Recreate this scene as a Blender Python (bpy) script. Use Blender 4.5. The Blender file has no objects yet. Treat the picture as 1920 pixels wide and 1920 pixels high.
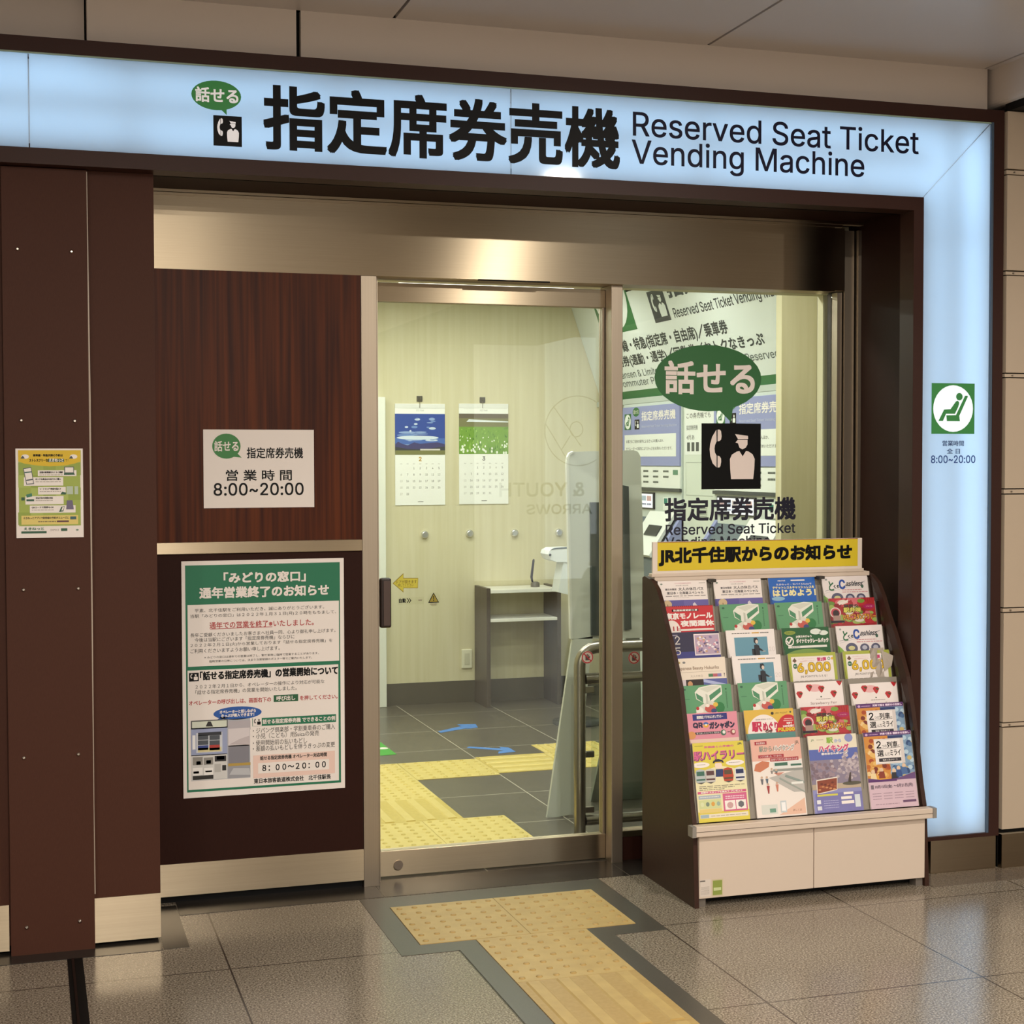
import bpy, bmesh, math, random, os
import numpy as np
from mathutils import Vector, Matrix
from mathutils.geometry import delaunay_2d_cdt
random.seed(7)
scene = bpy.context.scene
COL = scene.collection

# ------------------------------------------------------------------ camera
CAM_P = Vector((0.0, 0.0, 1.68))
FPX, YAW, PITCH, ROLL = 2886.876, 0.304831, 0.0337671, 0.00234492
_f = Vector((math.sin(YAW)*math.cos(PITCH), math.cos(YAW)*math.cos(PITCH), -math.sin(PITCH)))
_r = Vector((math.cos(YAW), -math.sin(YAW), 0)); _d = _f.cross(_r)
_r2 = math.cos(ROLL)*_r + math.sin(ROLL)*_d
_d2 = -math.sin(ROLL)*_r + math.cos(ROLL)*_d
cam = bpy.data.objects.new('camera', bpy.data.cameras.new('camera'))
COL.objects.link(cam)
_m = Matrix((( _r2.x, -_d2.x, -_f.x), (_r2.y, -_d2.y, -_f.y), (_r2.z, -_d2.z, -_f.z))).to_4x4()
_m.translation = CAM_P
cam.matrix_world = _m
cam.data.sensor_width = 36.0; cam.data.lens = FPX/1920*36; cam.data.clip_start = 0.05; cam.data.clip_end = 100
scene.camera = cam

# ------------------------------------------------------------------ world, exposure
world = bpy.data.worlds.new('world'); scene.world = world; world.use_nodes = True
world.node_tree.nodes['Background'].inputs[0].default_value = (1.0, .92, .84, 1)
world.node_tree.nodes['Background'].inputs[1].default_value = 0.36
scene.view_settings.view_transform = 'Standard'; scene.view_settings.look = 'None'
scene.view_settings.exposure = 0.18; scene.view_settings.gamma = 1.0
scene.view_settings.use_curve_mapping = False
LAMP_W, ROOM_W, SIGN_W = 87.0, 13.2, .72

SIGNC = (.48, .715, .98)
def area(name, loc, rot, sx, sy, power, col, shape='RECTANGLE', parent=None):
    l = bpy.data.lights.new(name, 'AREA'); l.shape = shape; l.size = sx; l.size_y = sy
    l.energy = power; l.color = col
    o = bpy.data.objects.new(name, l); COL.objects.link(o)
    o.rotation_euler = rot
    if parent: o.parent = parent; o.location = Vector(loc) - parent.location
    else: o.location = loc
    return o

# ------------------------------------------------------------------ helpers: photo pixel -> point on a known plane
def ray(x, y): return _r2*(x-960) + _d2*(y-960) + _f*FPX
def at_y(x, y, Y): d = ray(x, y); return CAM_P + d*((Y-CAM_P.y)/d.y)
def at_x(x, y, X): d = ray(x, y); return CAM_P + d*((X-CAM_P.x)/d.x)
def at_z(x, y, Z): d = ray(x, y); return CAM_P + d*((Z-CAM_P.z)/d.z)

def lin(c):
    c /= 255.0
    return c/12.92 if c <= .04045 else ((c+.055)/1.055)**2.4
def rgb(h): return tuple(lin(int(h[i:i+2], 16)) for i in (0, 2, 4)) + (1,)

MATS = {}
def mat(h, rough=.55, metal=0.0, spec=.5, name=None):
    k = (h, rough, metal, spec)
    if k in MATS: return MATS[k]
    m = bpy.data.materials.new(name or 'paint_'+h); m.use_nodes = True
    b = m.node_tree.nodes['Principled BSDF']
    b.inputs['Base Color'].default_value = rgb(h); b.inputs['Roughness'].default_value = rough
    b.inputs['Metallic'].default_value = metal; b.inputs['Specular IOR Level'].default_value = spec
    MATS[k] = m; return m

def nodes(name):
    m = bpy.data.materials.new(name); m.use_nodes = True
    nt = m.node_tree; b = nt.nodes['Principled BSDF']
    def N(t, **kw):
        n = nt.nodes.new('ShaderNode'+t)
        for k, v in kw.items(): setattr(n, k, v)
        return n
    def L(a, b_): nt.links.new(a, b_)
    return m, nt, b, N, L
def ramp(N, L, src, stops):
    r = N('ValToRGB'); L(src, r.inputs[0]); e = r.color_ramp.elements
    e[0].position, e[0].color = stops[0][0], stops[0][1]
    e[1].position, e[1].color = stops[-1][0], stops[-1][1]
    for p, c in stops[1:-1]:
        q = e.new(p); q.color = c
    return r.outputs[0]
def objpos(N, L, scale):
    g = N('NewGeometry'); mp = N('Mapping'); mp.inputs['Scale'].default_value = scale
    L(g.outputs['Position'], mp.inputs[0]); return mp.outputs[0]

def m_steel(name, base='b3a48c', rough=.33, aniso=.96, tangent=(.12, .25, 1), grain=(1.5, 400, 400)):
    m, nt, b, N, L = nodes(name)
    p = objpos(N, L, grain); n = N('TexNoise'); n.inputs['Scale'].default_value = 1.0; n.inputs['Detail'].default_value = 2
    L(p, n.inputs['Vector'])
    c = rgb(base)
    L(ramp(N, L, n.outputs[0], [(.3, tuple(v*.93 for v in c[:3])+(1,)), (.7, c)]), b.inputs['Base Color'])
    b.inputs['Metallic'].default_value = 1; b.inputs['Roughness'].default_value = rough
    b.inputs['Anisotropic'].default_value = aniso
    if not aniso: return m
    t = N('CombineXYZ')
    for i in range(3): t.inputs[i].default_value = tangent[i]
    L(t.outputs[0], b.inputs['Tangent'])
    return m
STEEL = m_steel('brushed_steel')
STEELV = m_steel('brushed_steel_upright', grain=(400, 400, 1.5), base='a99c8b', rough=.42, aniso=0)
STEELP = mat('a8a096', .28, 1.0, name='satin_steel_pipe')

def m_wood(name, c0, c1, rough, sc=(60, 60, 1.3), spec=.5):
    m, nt, b, N, L = nodes(name)
    p = objpos(N, L, sc); n = N('TexNoise'); n.inputs['Scale'].default_value = 1; n.inputs['Detail'].default_value = 5
    n.inputs['Distortion'].default_value = .4
    L(p, n.inputs['Vector'])
    L(ramp(N, L, n.outputs[0], [(.32, rgb(c0)), (.68, rgb(c1))]), b.inputs['Base Color'])
    b.inputs['Roughness'].default_value = rough; b.inputs['Specular IOR Level'].default_value = spec
    return m
WOOD = m_wood('dark_wood_veneer', '371407', '5f2c0e', .4, (60, 60, 1.3), .16)
BROWN = m_wood('brown_panel_film', '44261b', '4b2c20', .55, (900, 900, 60), .18)
BROWND = m_wood('dark_brown_panel_film', '2a130d', '2f1710', .55, (900, 900, 60), .12)
FRAME = m_wood('brown_sign_frame', '331d18', '392018', .45, (300, 900, 900), .25)

def m_floor(name, base, sp, x0, sx, y0, sy, gw, grout, rough, scale=240, ramp_w=(.3, .72), spec=.5, coarse=.08):
    m, nt, b, N, L = nodes(name)
    g = N('NewGeometry'); s = N('SeparateXYZ'); L(g.outputs['Position'], s.inputs[0])
    def line(out, o, w):
        a = N('Math', operation='SUBTRACT'); L(out, a.inputs[0]); a.inputs[1].default_value = o
        d = N('Math', operation='DIVIDE'); L(a.outputs[0], d.inputs[0]); d.inputs[1].default_value = w
        fr = N('Math', operation='FRACT'); L(d.outputs[0], fr.inputs[0])
        q = N('Math', operation='SUBTRACT'); L(fr.outputs[0], q.inputs[0]); q.inputs[1].default_value = .5
        ab = N('Math', operation='ABSOLUTE'); L(q.outputs[0], ab.inputs[0])
        gt = N('Math', operation='GREATER_THAN'); L(ab.outputs[0], gt.inputs[0]); gt.inputs[1].default_value = .5-gw/2/w
        return gt.outputs[0]
    mx = N('Math', operation='MAXIMUM'); L(line(s.outputs[0], x0, sx), mx.inputs[0]); L(line(s.outputs[1], y0, sy), mx.inputs[1])
    n = N('TexNoise'); n.inputs['Scale'].default_value = scale; n.inputs['Detail'].default_value = 3; n.inputs['Roughness'].default_value = .7
    L(g.outputs['Position'], n.inputs['Vector'])
    n2 = N('TexNoise'); n2.inputs['Scale'].default_value = 3.0; n2.inputs['Detail'].default_value = 4
    L(g.outputs['Position'], n2.inputs['Vector'])
    col = ramp(N, L, n.outputs[0], [(ramp_w[0], rgb(sp[0])), (.5, rgb(base)), (ramp_w[1], rgb(sp[1]))])
    hv = N('HueSaturation'); L(col, hv.inputs['Color'])
    mr = N('MapRange'); L(n2.outputs[0], mr.inputs[0]); mr.inputs[3].default_value = 1-coarse*2; mr.inputs[4].default_value = 1+coarse*2
    L(mr.outputs[0], hv.inputs['Value'])
    mix = N('MixRGB'); L(mx.outputs[0], mix.inputs[0]); L(hv.outputs[0], mix.inputs[1]); mix.inputs[2].default_value = rgb(grout)
    L(mix.outputs[0], b.inputs['Base Color'])
    rr = N('MapRange'); L(n.outputs[0], rr.inputs[0]); rr.inputs[3].default_value = rough-.04; rr.inputs[4].default_value = rough+.06
    L(rr.outputs[0], b.inputs['Roughness']); b.inputs['Specular IOR Level'].default_value = spec
    return m
GRANITE = m_floor('speckled_granite', '7f7465', ('3d342c', 'b9ae9e'), .62, .772, 5.085, .828, .006, '3c332b', .17, scale=155, ramp_w=(.33, .67))
ROOMFLOOR = m_floor('grey_stone_tile', '5d574e', ('544e46', '665f55'), 2.39, .615, 7.363, .615, .006, 'b9b2a2', .3, scale=90, coarse=.05)
DARKSTONE = m_floor('dark_border_stone', '4a463f', ('403c36', '57524a'), 50, 100, 50, 100, .001, '4a463f', .3, scale=300)
BLACKSTONE = m_floor('black_border_stone', '2c2824', ('242120', '37322d'), 50, 100, 50, 100, .001, '2c2824', .22, scale=300)

def m_noisy(name, c0, c1, scale, rough, spec=.5, stretch=(1, 1, 1)):
    m, nt, b, N, L = nodes(name)
    p = objpos(N, L, stretch); n = N('TexNoise'); n.inputs['Scale'].default_value = scale; n.inputs['Detail'].default_value = 4
    L(p, n.inputs['Vector'])
    L(ramp(N, L, n.outputs[0], [(.3, rgb(c0)), (.7, rgb(c1))]), b.inputs['Base Color'])
    b.inputs['Roughness'].default_value = rough; b.inputs['Specular IOR Level'].default_value = spec
    return m
YELLOW = m_noisy('yellow_paving', 'b1955a', 'bea264', 14, .5); YDOT = m_noisy('darker_yellow_paving', 'a78a4e', 'b0935a', 60, .5); YDOTIN = m_noisy('darker_yellow_paving_inside', 'c2aa54', 'd0b862', 60, .5)  # darker yellow for the dots and between the bars
YELLOWIN = m_noisy('yellow_paving_inside', 'd6be6c', 'dec87a', 14, .4)  # lighter yellow for the tiles inside the room
CREAMWALL = m_noisy('cream_wall_cloth', 'cec5a2', 'd7cfb0', 1.0, .75, .3, (30, 30, 1.2))
SOFFIT = mat('d3cac4', .36, name='white_ceiling_panel')
FASCIA = mat('d2c5b8', .5, name='white_fascia_panel')
TILE = mat('bba994', .35, name='cream_wall_panel')
BLACK = mat('050505', .6, 0, .2)
INK = mat('09090b', .5, 0, .2)
WHITE = mat('f0e8e2', .5)
PAPER = mat('efe6e0', .6)

def m_glass(name, tint, refl=.045, rough=.0):
    m, nt, b, N, L = nodes(name)
    nt.nodes.remove(b); out = nt.nodes['Material Output']
    t = N('BsdfTransparent'); t.inputs[0].default_value = tint
    g = N('BsdfGlossy'); g.inputs['Roughness'].default_value = rough
    lw = N('LayerWeight'); lw.inputs[0].default_value = .5
    pw = N('Math', operation='POWER'); L(lw.outputs['Facing'], pw.inputs[0]); pw.inputs[1].default_value = 5
    ad = N('Math', operation='ADD', use_clamp=True); L(pw.outputs[0], ad.inputs[0]); ad.inputs[1].default_value = refl
    mx = N('MixShader'); L(ad.outputs[0], mx.inputs[0]); L(t.outputs[0], mx.inputs[1]); L(g.outputs[0], mx.inputs[2])
    L(mx.outputs[0], out.inputs[0]); return m
GLASS = m_glass('door_glass', (.93, .965, .94, 1))
FILM = m_glass('clear_film', (.97, .97, .94, 1), .02)
ACRYL = m_glass('clear_acrylic', (.86, .86, .84, 1), .05)

def m_lightface():
    m, nt, b, N, L = nodes('backlit_acrylic'); out = nt.nodes['Material Output']
    b.inputs['Base Color'].default_value = (.75, .8, .85, 1); b.inputs['Roughness'].default_value = .08
    t = N('BsdfTranslucent'); t.inputs[0].default_value = (.86, .93, .97, 1)
    mx = N('MixShader'); mx.inputs[0].default_value = .72
    L(b.outputs[0], mx.inputs[1]); L(t.outputs[0], mx.inputs[2]); L(mx.outputs[0], out.inputs[0])
    return m
LIGHTFACE = m_lightface()
def m_emit(name, col, s, base=None):
    m, nt, b, N, L = nodes(name); b.inputs['Base Color'].default_value = (.8, .8, .8, 1)
    b.inputs['Emission Color'].default_value = col; b.inputs['Emission Strength'].default_value = s
    if base: b.inputs['Base Color'].default_value = base
    return m
LAMPFACE = m_emit('lamp_diffuser', (1, .86, .68, 1), 9)
SGLOW = m_emit('backlit_white_film', (.86, .80, .82, 1), .3); SGLOWB = m_emit('backlit_pale_film', (.62, .82, .95, 1), .45); SGREEN = m_emit('backlit_green_film', (.03, .3, .06, 1), .2, (.03, .16, .04, 1))
FILLGLOW = m_emit('added_fill_glow', (1, .93, .86, 1), 1.2)
ROOMLAMP = m_emit('room_lamp_diffuser', (1, 1, .86, 1), 5)

# ------------------------------------------------------------------ mesh builder
class MB:
    def __init__(s): s.v = []; s.f = []; s.mi = []; s.ms = []; s.sm = []
    def m(s, mt):
        if mt not in s.ms: s.ms.append(mt)
        return s.ms.index(mt)
    def add(s, vs, fs, mt, smooth=False):
        o = len(s.v); s.v += [tuple(v) for v in vs]; i = s.m(mt)
        for f in fs: s.f.append([o+k for k in f]); s.mi.append(i); s.sm.append(smooth)
    def box(s, x0, x1, y0, y1, z0, z1, mt, bev=0):
        if bev:
            bm = bmesh.new(); bmesh.ops.create_cube(bm, size=1)
            for v in bm.verts: v.co = Vector(((x0+x1)/2+v.co.x*(x1-x0), (y0+y1)/2+v.co.y*(y1-y0), (z0+z1)/2+v.co.z*(z1-z0)))
            bmesh.ops.bevel(bm, geom=bm.edges[:], offset=bev, segments=2, affect='EDGES', profile=.5)
            bm.verts.index_update()
            s.add([v.co.copy() for v in bm.verts], [[v.index for v in f.verts] for f in bm.faces], mt); bm.free(); return
        V = [(x, y, z) for x in (x0, x1) for y in (y0, y1) for z in (z0, z1)]
        s.add(V, [(0, 1, 3, 2), (4, 6, 7, 5), (0, 4, 5, 1), (2, 3, 7, 6), (0, 2, 6, 4), (1, 5, 7, 3)], mt)
    def prism(s, pts, e, mt):
        """pts: 3-D outline, e: extrusion vector"""
        n = len(pts); e = Vector(e); P = [Vector(p) for p in pts]
        s.add(P+[p+e for p in P], [list(range(n))[::-1], list(range(n, 2*n))]+[(i, (i+1) % n, n+(i+1) % n, n+i) for i in range(n)], mt)
    def tube(s, path, r, mt, seg=14, cap=True):
        P = [Vector(p) for p in path]; rings = []; up = None
        for i, p in enumerate(P):
            d = (P[min(i+1, len(P)-1)]-P[max(i-1, 0)]).normalized()
            if up is None: up = d.orthogonal().normalized()
            up = (up-d*up.dot(d)).normalized(); w = d.cross(up)
            rr = r[i] if isinstance(r, (list, tuple)) else r
            rings.append([p+(up*math.cos(a)+w*math.sin(a))*rr for a in [2*math.pi*k/seg for k in range(seg)]])
        V = [v for R in rings for v in R]; F = []
        for i in range(len(rings)-1):
            for k in range(seg):
                F.append((i*seg+k, i*seg+(k+1) % seg, (i+1)*seg+(k+1) % seg, (i+1)*seg+k))
        s.add(V, F, mt, True)
        if cap: s.add(rings[0], [list(range(seg))[::-1]], mt); s.add(rings[-1], [list(range(seg))], mt)
    def build(s, name, parent=None, loc=None):
        pts = [Vector(v) for v in s.v]
        if parent is not None:
            o0 = parent.matrix_world.translation if parent.parent is None else parent.parent.location+parent.location
            o0 = Vector(parent['org'])
        elif loc is not None: o0 = Vector(loc)
        else:
            o0 = Vector(((min(p.x for p in pts)+max(p.x for p in pts))/2, (min(p.y for p in pts)+max(p.y for p in pts))/2, min(p.z for p in pts)))
        me = bpy.data.meshes.new(name); me.from_pydata([p-o0 for p in pts], [], s.f)
        for mt in s.ms: me.materials.append(mt)
        me.polygons.foreach_set('material_index', s.mi); me.polygons.foreach_set('use_smooth', s.sm)
        me.update()
        o = bpy.data.objects.new(name, me); COL.objects.link(o)
        if parent is not None: o.parent = parent
        else: o.location = o0
        o['org'] = tuple(o0)
        return o
ORG = []
def tag(o, label=None, cat=None, group=None, kind=None):
    if label: o['label'] = label
    if cat: o['category'] = cat
    if group: o['group'] = group
    if kind: o['kind'] = kind
    return o
def thing(name, loc, label, cat, group=None):
    o = bpy.data.objects.new(name, None); COL.objects.link(o); o.location = loc; o.empty_display_size = .1
    o['org'] = tuple(loc); return tag(o, label, cat, group)
def struct(o): o['kind'] = 'structure'; return o
def one(name, parent, fn, label=None):
    b = MB(); fn(b); o = b.build(name, parent)
    if label: o['label'] = label
    return o

# ------------------------------------------------------------------ lettering
FONTS = {}
try:
    FONTS['sans'] = bpy.data.fonts.load(os.path.join(bpy.utils.resource_path('LOCAL'), 'datafiles', 'fonts', 'Inter.woff2'))
except Exception:
    FONTS['sans'] = None
TC = {}
def fill_outline(V, E):
    """triangulate glyph outlines, keeping what lies inside by non-zero winding"""
    nb = [[] for _ in V]
    for i, j in E: nb[i].append(j); nb[j].append(i)
    seen = [False]*len(V); A, B = [], []
    for i in range(len(V)):
        if seen[i] or len(nb[i]) != 2: continue
        loop = [i]; seen[i] = True; nx = (i+1) if (i+1) in nb[i] else nb[i][0]
        while not seen[nx]:
            loop.append(nx); seen[nx] = True
            q = [k for k in nb[nx] if not seen[k]]
            if not q: break
            nx = q[0]
        A += loop; B += loop[1:]+loop[:1]
    P = np.array([(v[0], v[1]) for v in V]); a, b = P[A], P[B]
    r = delaunay_2d_cdt([Vector(v) for v in V], [tuple(e) for e in E], [], 0, 1e-6)
    W = np.array([(v.x, v.y) for v in r[0]]); T = np.array([list(f) for f in r[2]])
    C = W[T].mean(axis=1)
    y = C[:, 1:2]; x = C[:, 0:1]
    up = (a[:, 1] <= y) & (b[:, 1] > y); dn = (a[:, 1] > y) & (b[:, 1] <= y)
    cr = (b[:, 0]-a[:, 0])*(y-a[:, 1])-(x-a[:, 0])*(b[:, 1]-a[:, 1])
    wn = (up & (cr > 0)).sum(1)-(dn & (cr < 0)).sum(1)
    return [tuple(w) for w in W], [list(map(int, t)) for t in T[wn != 0]]
def glyphs(s, font=None, res=3):
    k = (s, font, res)
    if k not in TC:
        c = bpy.data.curves.new('t', 'FONT'); c.body = s; c.resolution_u = res; c.fill_mode = 'NONE'
        if font and FONTS.get(font): c.font = FONTS[font]
        o = bpy.data.objects.new('t', c); COL.objects.link(o)
        me = bpy.data.meshes.new_from_object(o)
        V, F = fill_outline([(v.co.x, v.co.y) for v in me.vertices], [tuple(e.vertices) for e in me.edges])
        bpy.data.objects.remove(o); bpy.data.curves.remove(c); bpy.data.meshes.remove(me)
        used = {i for f in F for i in f}
        x0 = min(V[i][0] for i in used); x1 = max(V[i][0] for i in used); y0 = min(V[i][1] for i in used); y1 = max(V[i][1] for i in used)
        TC[k] = ([((x-x0)/(x1-x0), (y-y0)/max(y1-y0, 1e-6)) for x, y in V], F)
    return TC[k]

LAYER = .0004
class Sheet:
    """Flat printed surface: origin O, unit axes U (rightwards), V (upwards); su, sv scale the local units."""
    def __init__(s, mb, O, U, V, su=1, sv=1, n0=0.0):
        s.b = mb; s.O = Vector(O); s.U = Vector(U).normalized(); s.V = Vector(V).normalized(); s.N = s.U.cross(s.V)
        s.su, s.sv, s.n0 = su, sv, n0
        s.z = None; s.clip = False
    def P(s, u, v, l): return s.O + s.U*(u*s.su) + s.V*(v*s.sv) + s.N*(s.n0+l*LAYER)
    def uv(s, x, y):
        if s.z: x, y = s.z[0]+x/s.z[2], s.z[1]+y/s.z[2]
        d = ray(x, y); t = (s.O-CAM_P).dot(s.N)/d.dot(s.N); q = CAM_P+d*t-s.O
        return q.dot(s.U)/s.su, q.dot(s.V)/s.sv
    def clipped(s, pts):
        for k, lim, sg in ((0, 0, 1), (0, 1, -1), (1, 0, 1), (1, 1, -1)):
            out = []
            for i, p in enumerate(pts):
                q = pts[i-1]; dp, dq = sg*(p[k]-lim), sg*(q[k]-lim)
                if (dp >= 0) != (dq >= 0):
                    t = dq/(dq-dp); out.append((q[0]+(p[0]-q[0])*t, q[1]+(p[1]-q[1])*t))
                if dp >= 0: out.append(p)
            pts = out
            if not pts: break
        return pts
    def poly(s, pts, mt, l=1):
        if s.clip: pts = s.clipped(pts)
        if len(pts) < 3: return
        s.b.add([s.P(u, v, l) for u, v in pts], [list(range(len(pts)))], mt)
    def rect(s, u0, v0, u1, v1, mt, l=1): s.poly([(u0, v0), (u1, v0), (u1, v1), (u0, v1)], mt, l)
    def ell(s, cu, cv, ru, rv, mt, l=1, n=32, a0=0, a1=2*math.pi):
        s.poly([(cu+ru*math.cos(a0+(a1-a0)*i/n), cv+rv*math.sin(a0+(a1-a0)*i/n)) for i in range(n if a1-a0 > 6.2 else n+1)], mt, l)
    def ring(s, cu, cv, ru, rv, w, mt, l=1, n=40):
        wv = w*s.su/s.sv
        for i in range(n):
            a, b = 2*math.pi*i/n, 2*math.pi*(i+1)/n
            s.poly([(cu+ru*math.cos(a), cv+rv*math.sin(a)), (cu+ru*math.cos(b), cv+rv*math.sin(b)),
                    (cu+(ru-w)*math.cos(b), cv+(rv-wv)*math.sin(b)), (cu+(ru-w)*math.cos(a), cv+(rv-wv)*math.sin(a))], mt, l)
    def line(s, a, b, w, mt, l=1):
        ax, ay, bx, by = a[0]*s.su, a[1]*s.sv, b[0]*s.su, b[1]*s.sv
        dx, dy = bx-ax, by-ay; q = math.hypot(dx, dy) or 1; nx, ny = -dy/q*w/2, dx/q*w/2
        s.poly([((ax+nx)/s.su, (ay+ny)/s.sv), ((ax-nx)/s.su, (ay-ny)/s.sv), ((bx-nx)/s.su, (by-ny)/s.sv), ((bx+nx)/s.su, (by+ny)/s.sv)], mt, l)
    def text(s, t, u0, v0, u1, v1, mt, l=2, bold=0, font=None, res=3, shear=0):
        V, F = glyphs(t, font, res)
        offs = [(0, 0)]
        if bold: offs += [(bold*i, bold*j) for i, j in ((1, 1), (-1, 1), (-1, -1), (1, -1), (1, 0), (0, 1), (-1, 0), (0, -1))]
        for i, (dx, dy) in enumerate(offs):
            s.b.add([s.P(u0+(u1-u0)*(x+shear*y)+dx/s.su, v0+(v1-v0)*y+dy/s.sv, l+i*.05) for x, y in V], F, mt)
    # the same, measured on the photograph
    def ppoly(s, pts, mt, l=1): s.poly([s.uv(*p) for p in pts], mt, l)
    def pbox(s, x0, y0, x1, y1, mt, l=1):
        a, b = s.uv(x0, y0), s.uv(x1, y1); s.rect(a[0], b[1], b[0], a[1], mt, l)
    def ptext(s, t, x0, yb0, x1, yb1, yt0, mt, l=2, bold=0, font=None, res=3, shear=0):
        a, b, c = s.uv(x0, yb0), s.uv(x1, yb1), s.uv(x0, yt0)
        v0 = (a[1]+b[1])/2; s.text(t, a[0], v0, b[0], v0+c[1]-a[1], mt, l, bold, font, res, shear)
    def pell(s, x0, y0, x1, y1, mt, l=1):
        a, b = s.uv((x0+x1)/2, (y0+y1)/2), s.uv(x1, (y0+y1)/2); c = s.uv((x0+x1)/2, y0)
        s.ell(a[0], a[1], b[0]-a[0], c[1]-a[1], mt, l); return a[0], a[1], b[0]-a[0], c[1]-a[1]
    def pline(s, a, b, w, mt, l=1): s.line(s.uv(*a), s.uv(*b), w, mt, l)
    def blur(s, u0, v0, u1, v1, mt, l=2, seed=0):
        """a row of print too small to read in the photo: short dashes"""
        r = random.Random(seed); u = u0
        while u < u1-.01*(u1-u0):
            w = (u1-u0)*r.uniform(.06, .16); e = min(u+w, u1); s.rect(u, v0, e, v1, mt, l); u = e+(u1-u0)*.025

def picto_phone(s, u0, v0, u1, v1, dark, light, l=1):
    def q(pts): return [(u0+(u1-u0)*(x-672)/428, v1-(v1-v0)*(y-1053)/474) for x, y in pts]
    s.rect(u0, v0, u1, v1, dark, l)
    for P in ([(778, 1098), (748, 1150), (734, 1200), (730, 1240), (735, 1290), (752, 1340), (780, 1370), (780, 1285), (768, 1262), (765, 1235), (768, 1210), (780, 1182)],
              [(787, 1098), (803, 1098), (812, 1110), (816, 1145), (812, 1170), (800, 1180), (787, 1182)],
              [(787, 1285), (800, 1288), (812, 1305), (813, 1330), (808, 1360), (800, 1370), (787, 1370)],
              [(913, 1130), (1006, 1142), (1008, 1165), (934, 1166)],
              [(916, 1190), (932, 1171), (1003, 1171), (1003, 1205), (990, 1228), (966, 1240), (945, 1228), (934, 1196)],
              [(945, 1252), (968, 1290), (992, 1252), (1010, 1255), (1040, 1275), (1056, 1310), (1053, 1380), (1045, 1455), (885, 1455), (878, 1380), (876, 1310), (890, 1278), (925, 1256)]):
        s.poly(q(P), light, l+1)
def picto_seat(s, u0, v0, u1, v1, green, white, l=1):
    def q(pts): return [(u0+(u1-u0)*(x-277)/488, v1-(v1-v0)*(y-235)/567) for x, y in pts]
    s.rect(u0, v0, u1, v1, green, l)
    s.ell((u0+u1)/2, (v0+v1)/2, (u1-u0)*.462, (v1-v0)*.462, white, l+1)
    s.ell(u0+(u1-u0)*.641, v1-(v1-v0)*.263, (u1-u0)*.076, (v1-v0)*.074, green, l+2, 20)
    for P in ([(655, 372), (685, 372), (685, 385), (590, 600), (598, 660), (450, 660), (443, 595), (552, 592)],
              [(552, 437), (570, 430), (586, 442), (587, 465), (575, 505), (540, 577), (440, 577), (405, 658), (355, 658), (418, 530), (490, 525)]):
        s.poly(q(P), green, l+2)
def balloon(s, cx, cy, rx, ry, tail, mt, l=1):
    s.ell(cx, cy, rx, ry, mt, l, 48); s.poly(tail, mt, l+.2)
GREEN = mat('2f6d3a', .5); GREENB = mat('35803f', .5); PINKW = mat('eedfda', .5)
NAVY = mat('16152f', .5, 0, .2)

# ================================================================== SETTING
YS, YC, YB, YW, YD = 5.385, 5.47, 5.44, 5.905, 6.01
def fl(n, x0, x1, y0, y1, z0, z1, m): b = MB(); b.box(x0, x1, y0, y1, z0, z1, m); return struct(b.build(n))
fl('floor', -7, 14, -6.2, 5.98, -.1, 0, GRANITE)
fl('floor', .2, 6.2, 5.98, 10.5, -.1, 0, ROOMFLOOR)
# concourse ceiling: metal panels with open joints
b = MB(); b.box(-7, 14, -6.2, 5.6, 3.29, 3.36, BLACK)
xs = [1.279+1.234*k for k in range(-7, 11)]
for a, c in zip(xs[:-1], xs[1:]): b.box(a+.006, c-.006, -6.2, 5.47, 3.27, 3.292, SOFFIT)
struct(b.build('ceiling'))
# fascia above the sign
b = MB()
b.box(-7, .205, 5.53, 5.62, 3.0, 3.275, FASCIA)
b.box(.212, .926, 5.47, 5.6, 3.0, 3.272, FASCIA)
b.box(.942, 3.762, 5.47, 5.6, 3.0, 3.272, FASCIA)
b.box(.924, .944, 5.5, 5.6, 3.0, 3.27, BLACK); b.box(-7, 6, 5.6, 5.64, 2.7, 3.34, BLACK)
b.box(3.76, 3.79, 5.52, 5.6, 3.0, 3.27, BLACK)
struct(b.build('trim_1'))
# right-hand bulkhead running towards the camera, rounded lower edge
b = MB(); R = .025
prof = [(3.782, 3.30), (3.782, 3.115+R)]+[(3.782+R-R*math.cos(a), 3.115+R-R*math.sin(a)) for a in (.4, .8, 1.2, 1.57)]+[(6.0, 3.115), (6.0, 3.30)]
b.prism([(x, 5.57, z) for x, z in prof], (0, -11.6, 0), FASCIA)
b.box(3.80, 6.0, -6, 5.4, 3.085, 3.116, BLACK)
struct(b.build('trim_2'))
# cream wall beside the sign: stacked panels, screwed battens at the joints
b = MB(); zs = [3.085, 2.849, 2.829, 2.441, 2.424, 2.027, 2.010, 1.557, 1.537, 1.071, 1.053, .600, .582, .159]
b.box(3.79, 6.0, 5.40, 5.9, 0, 3.1, BLACK)
for i in range(0, len(zs), 2): b.box(3.792, 6.0, 5.372, 5.402, zs[i+1]+.003, zs[i]-.003, TILE)
for i in range(1, len(zs)-1, 2):
    b.box(3.792, 6.0, 5.378, 5.402, zs[i+1]+.002, zs[i]-.002, TILE)
    b.tube([(3.825, 5.3775, (zs[i]+zs[i+1])/2), (3.825, 5.37, (zs[i]+zs[i+1])/2)], .003, STEELP, 8)
b.box(3.792, 6.0, 5.372, 5.402, .0, .141, STEEL)
struct(b.build('wall_right'))
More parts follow.
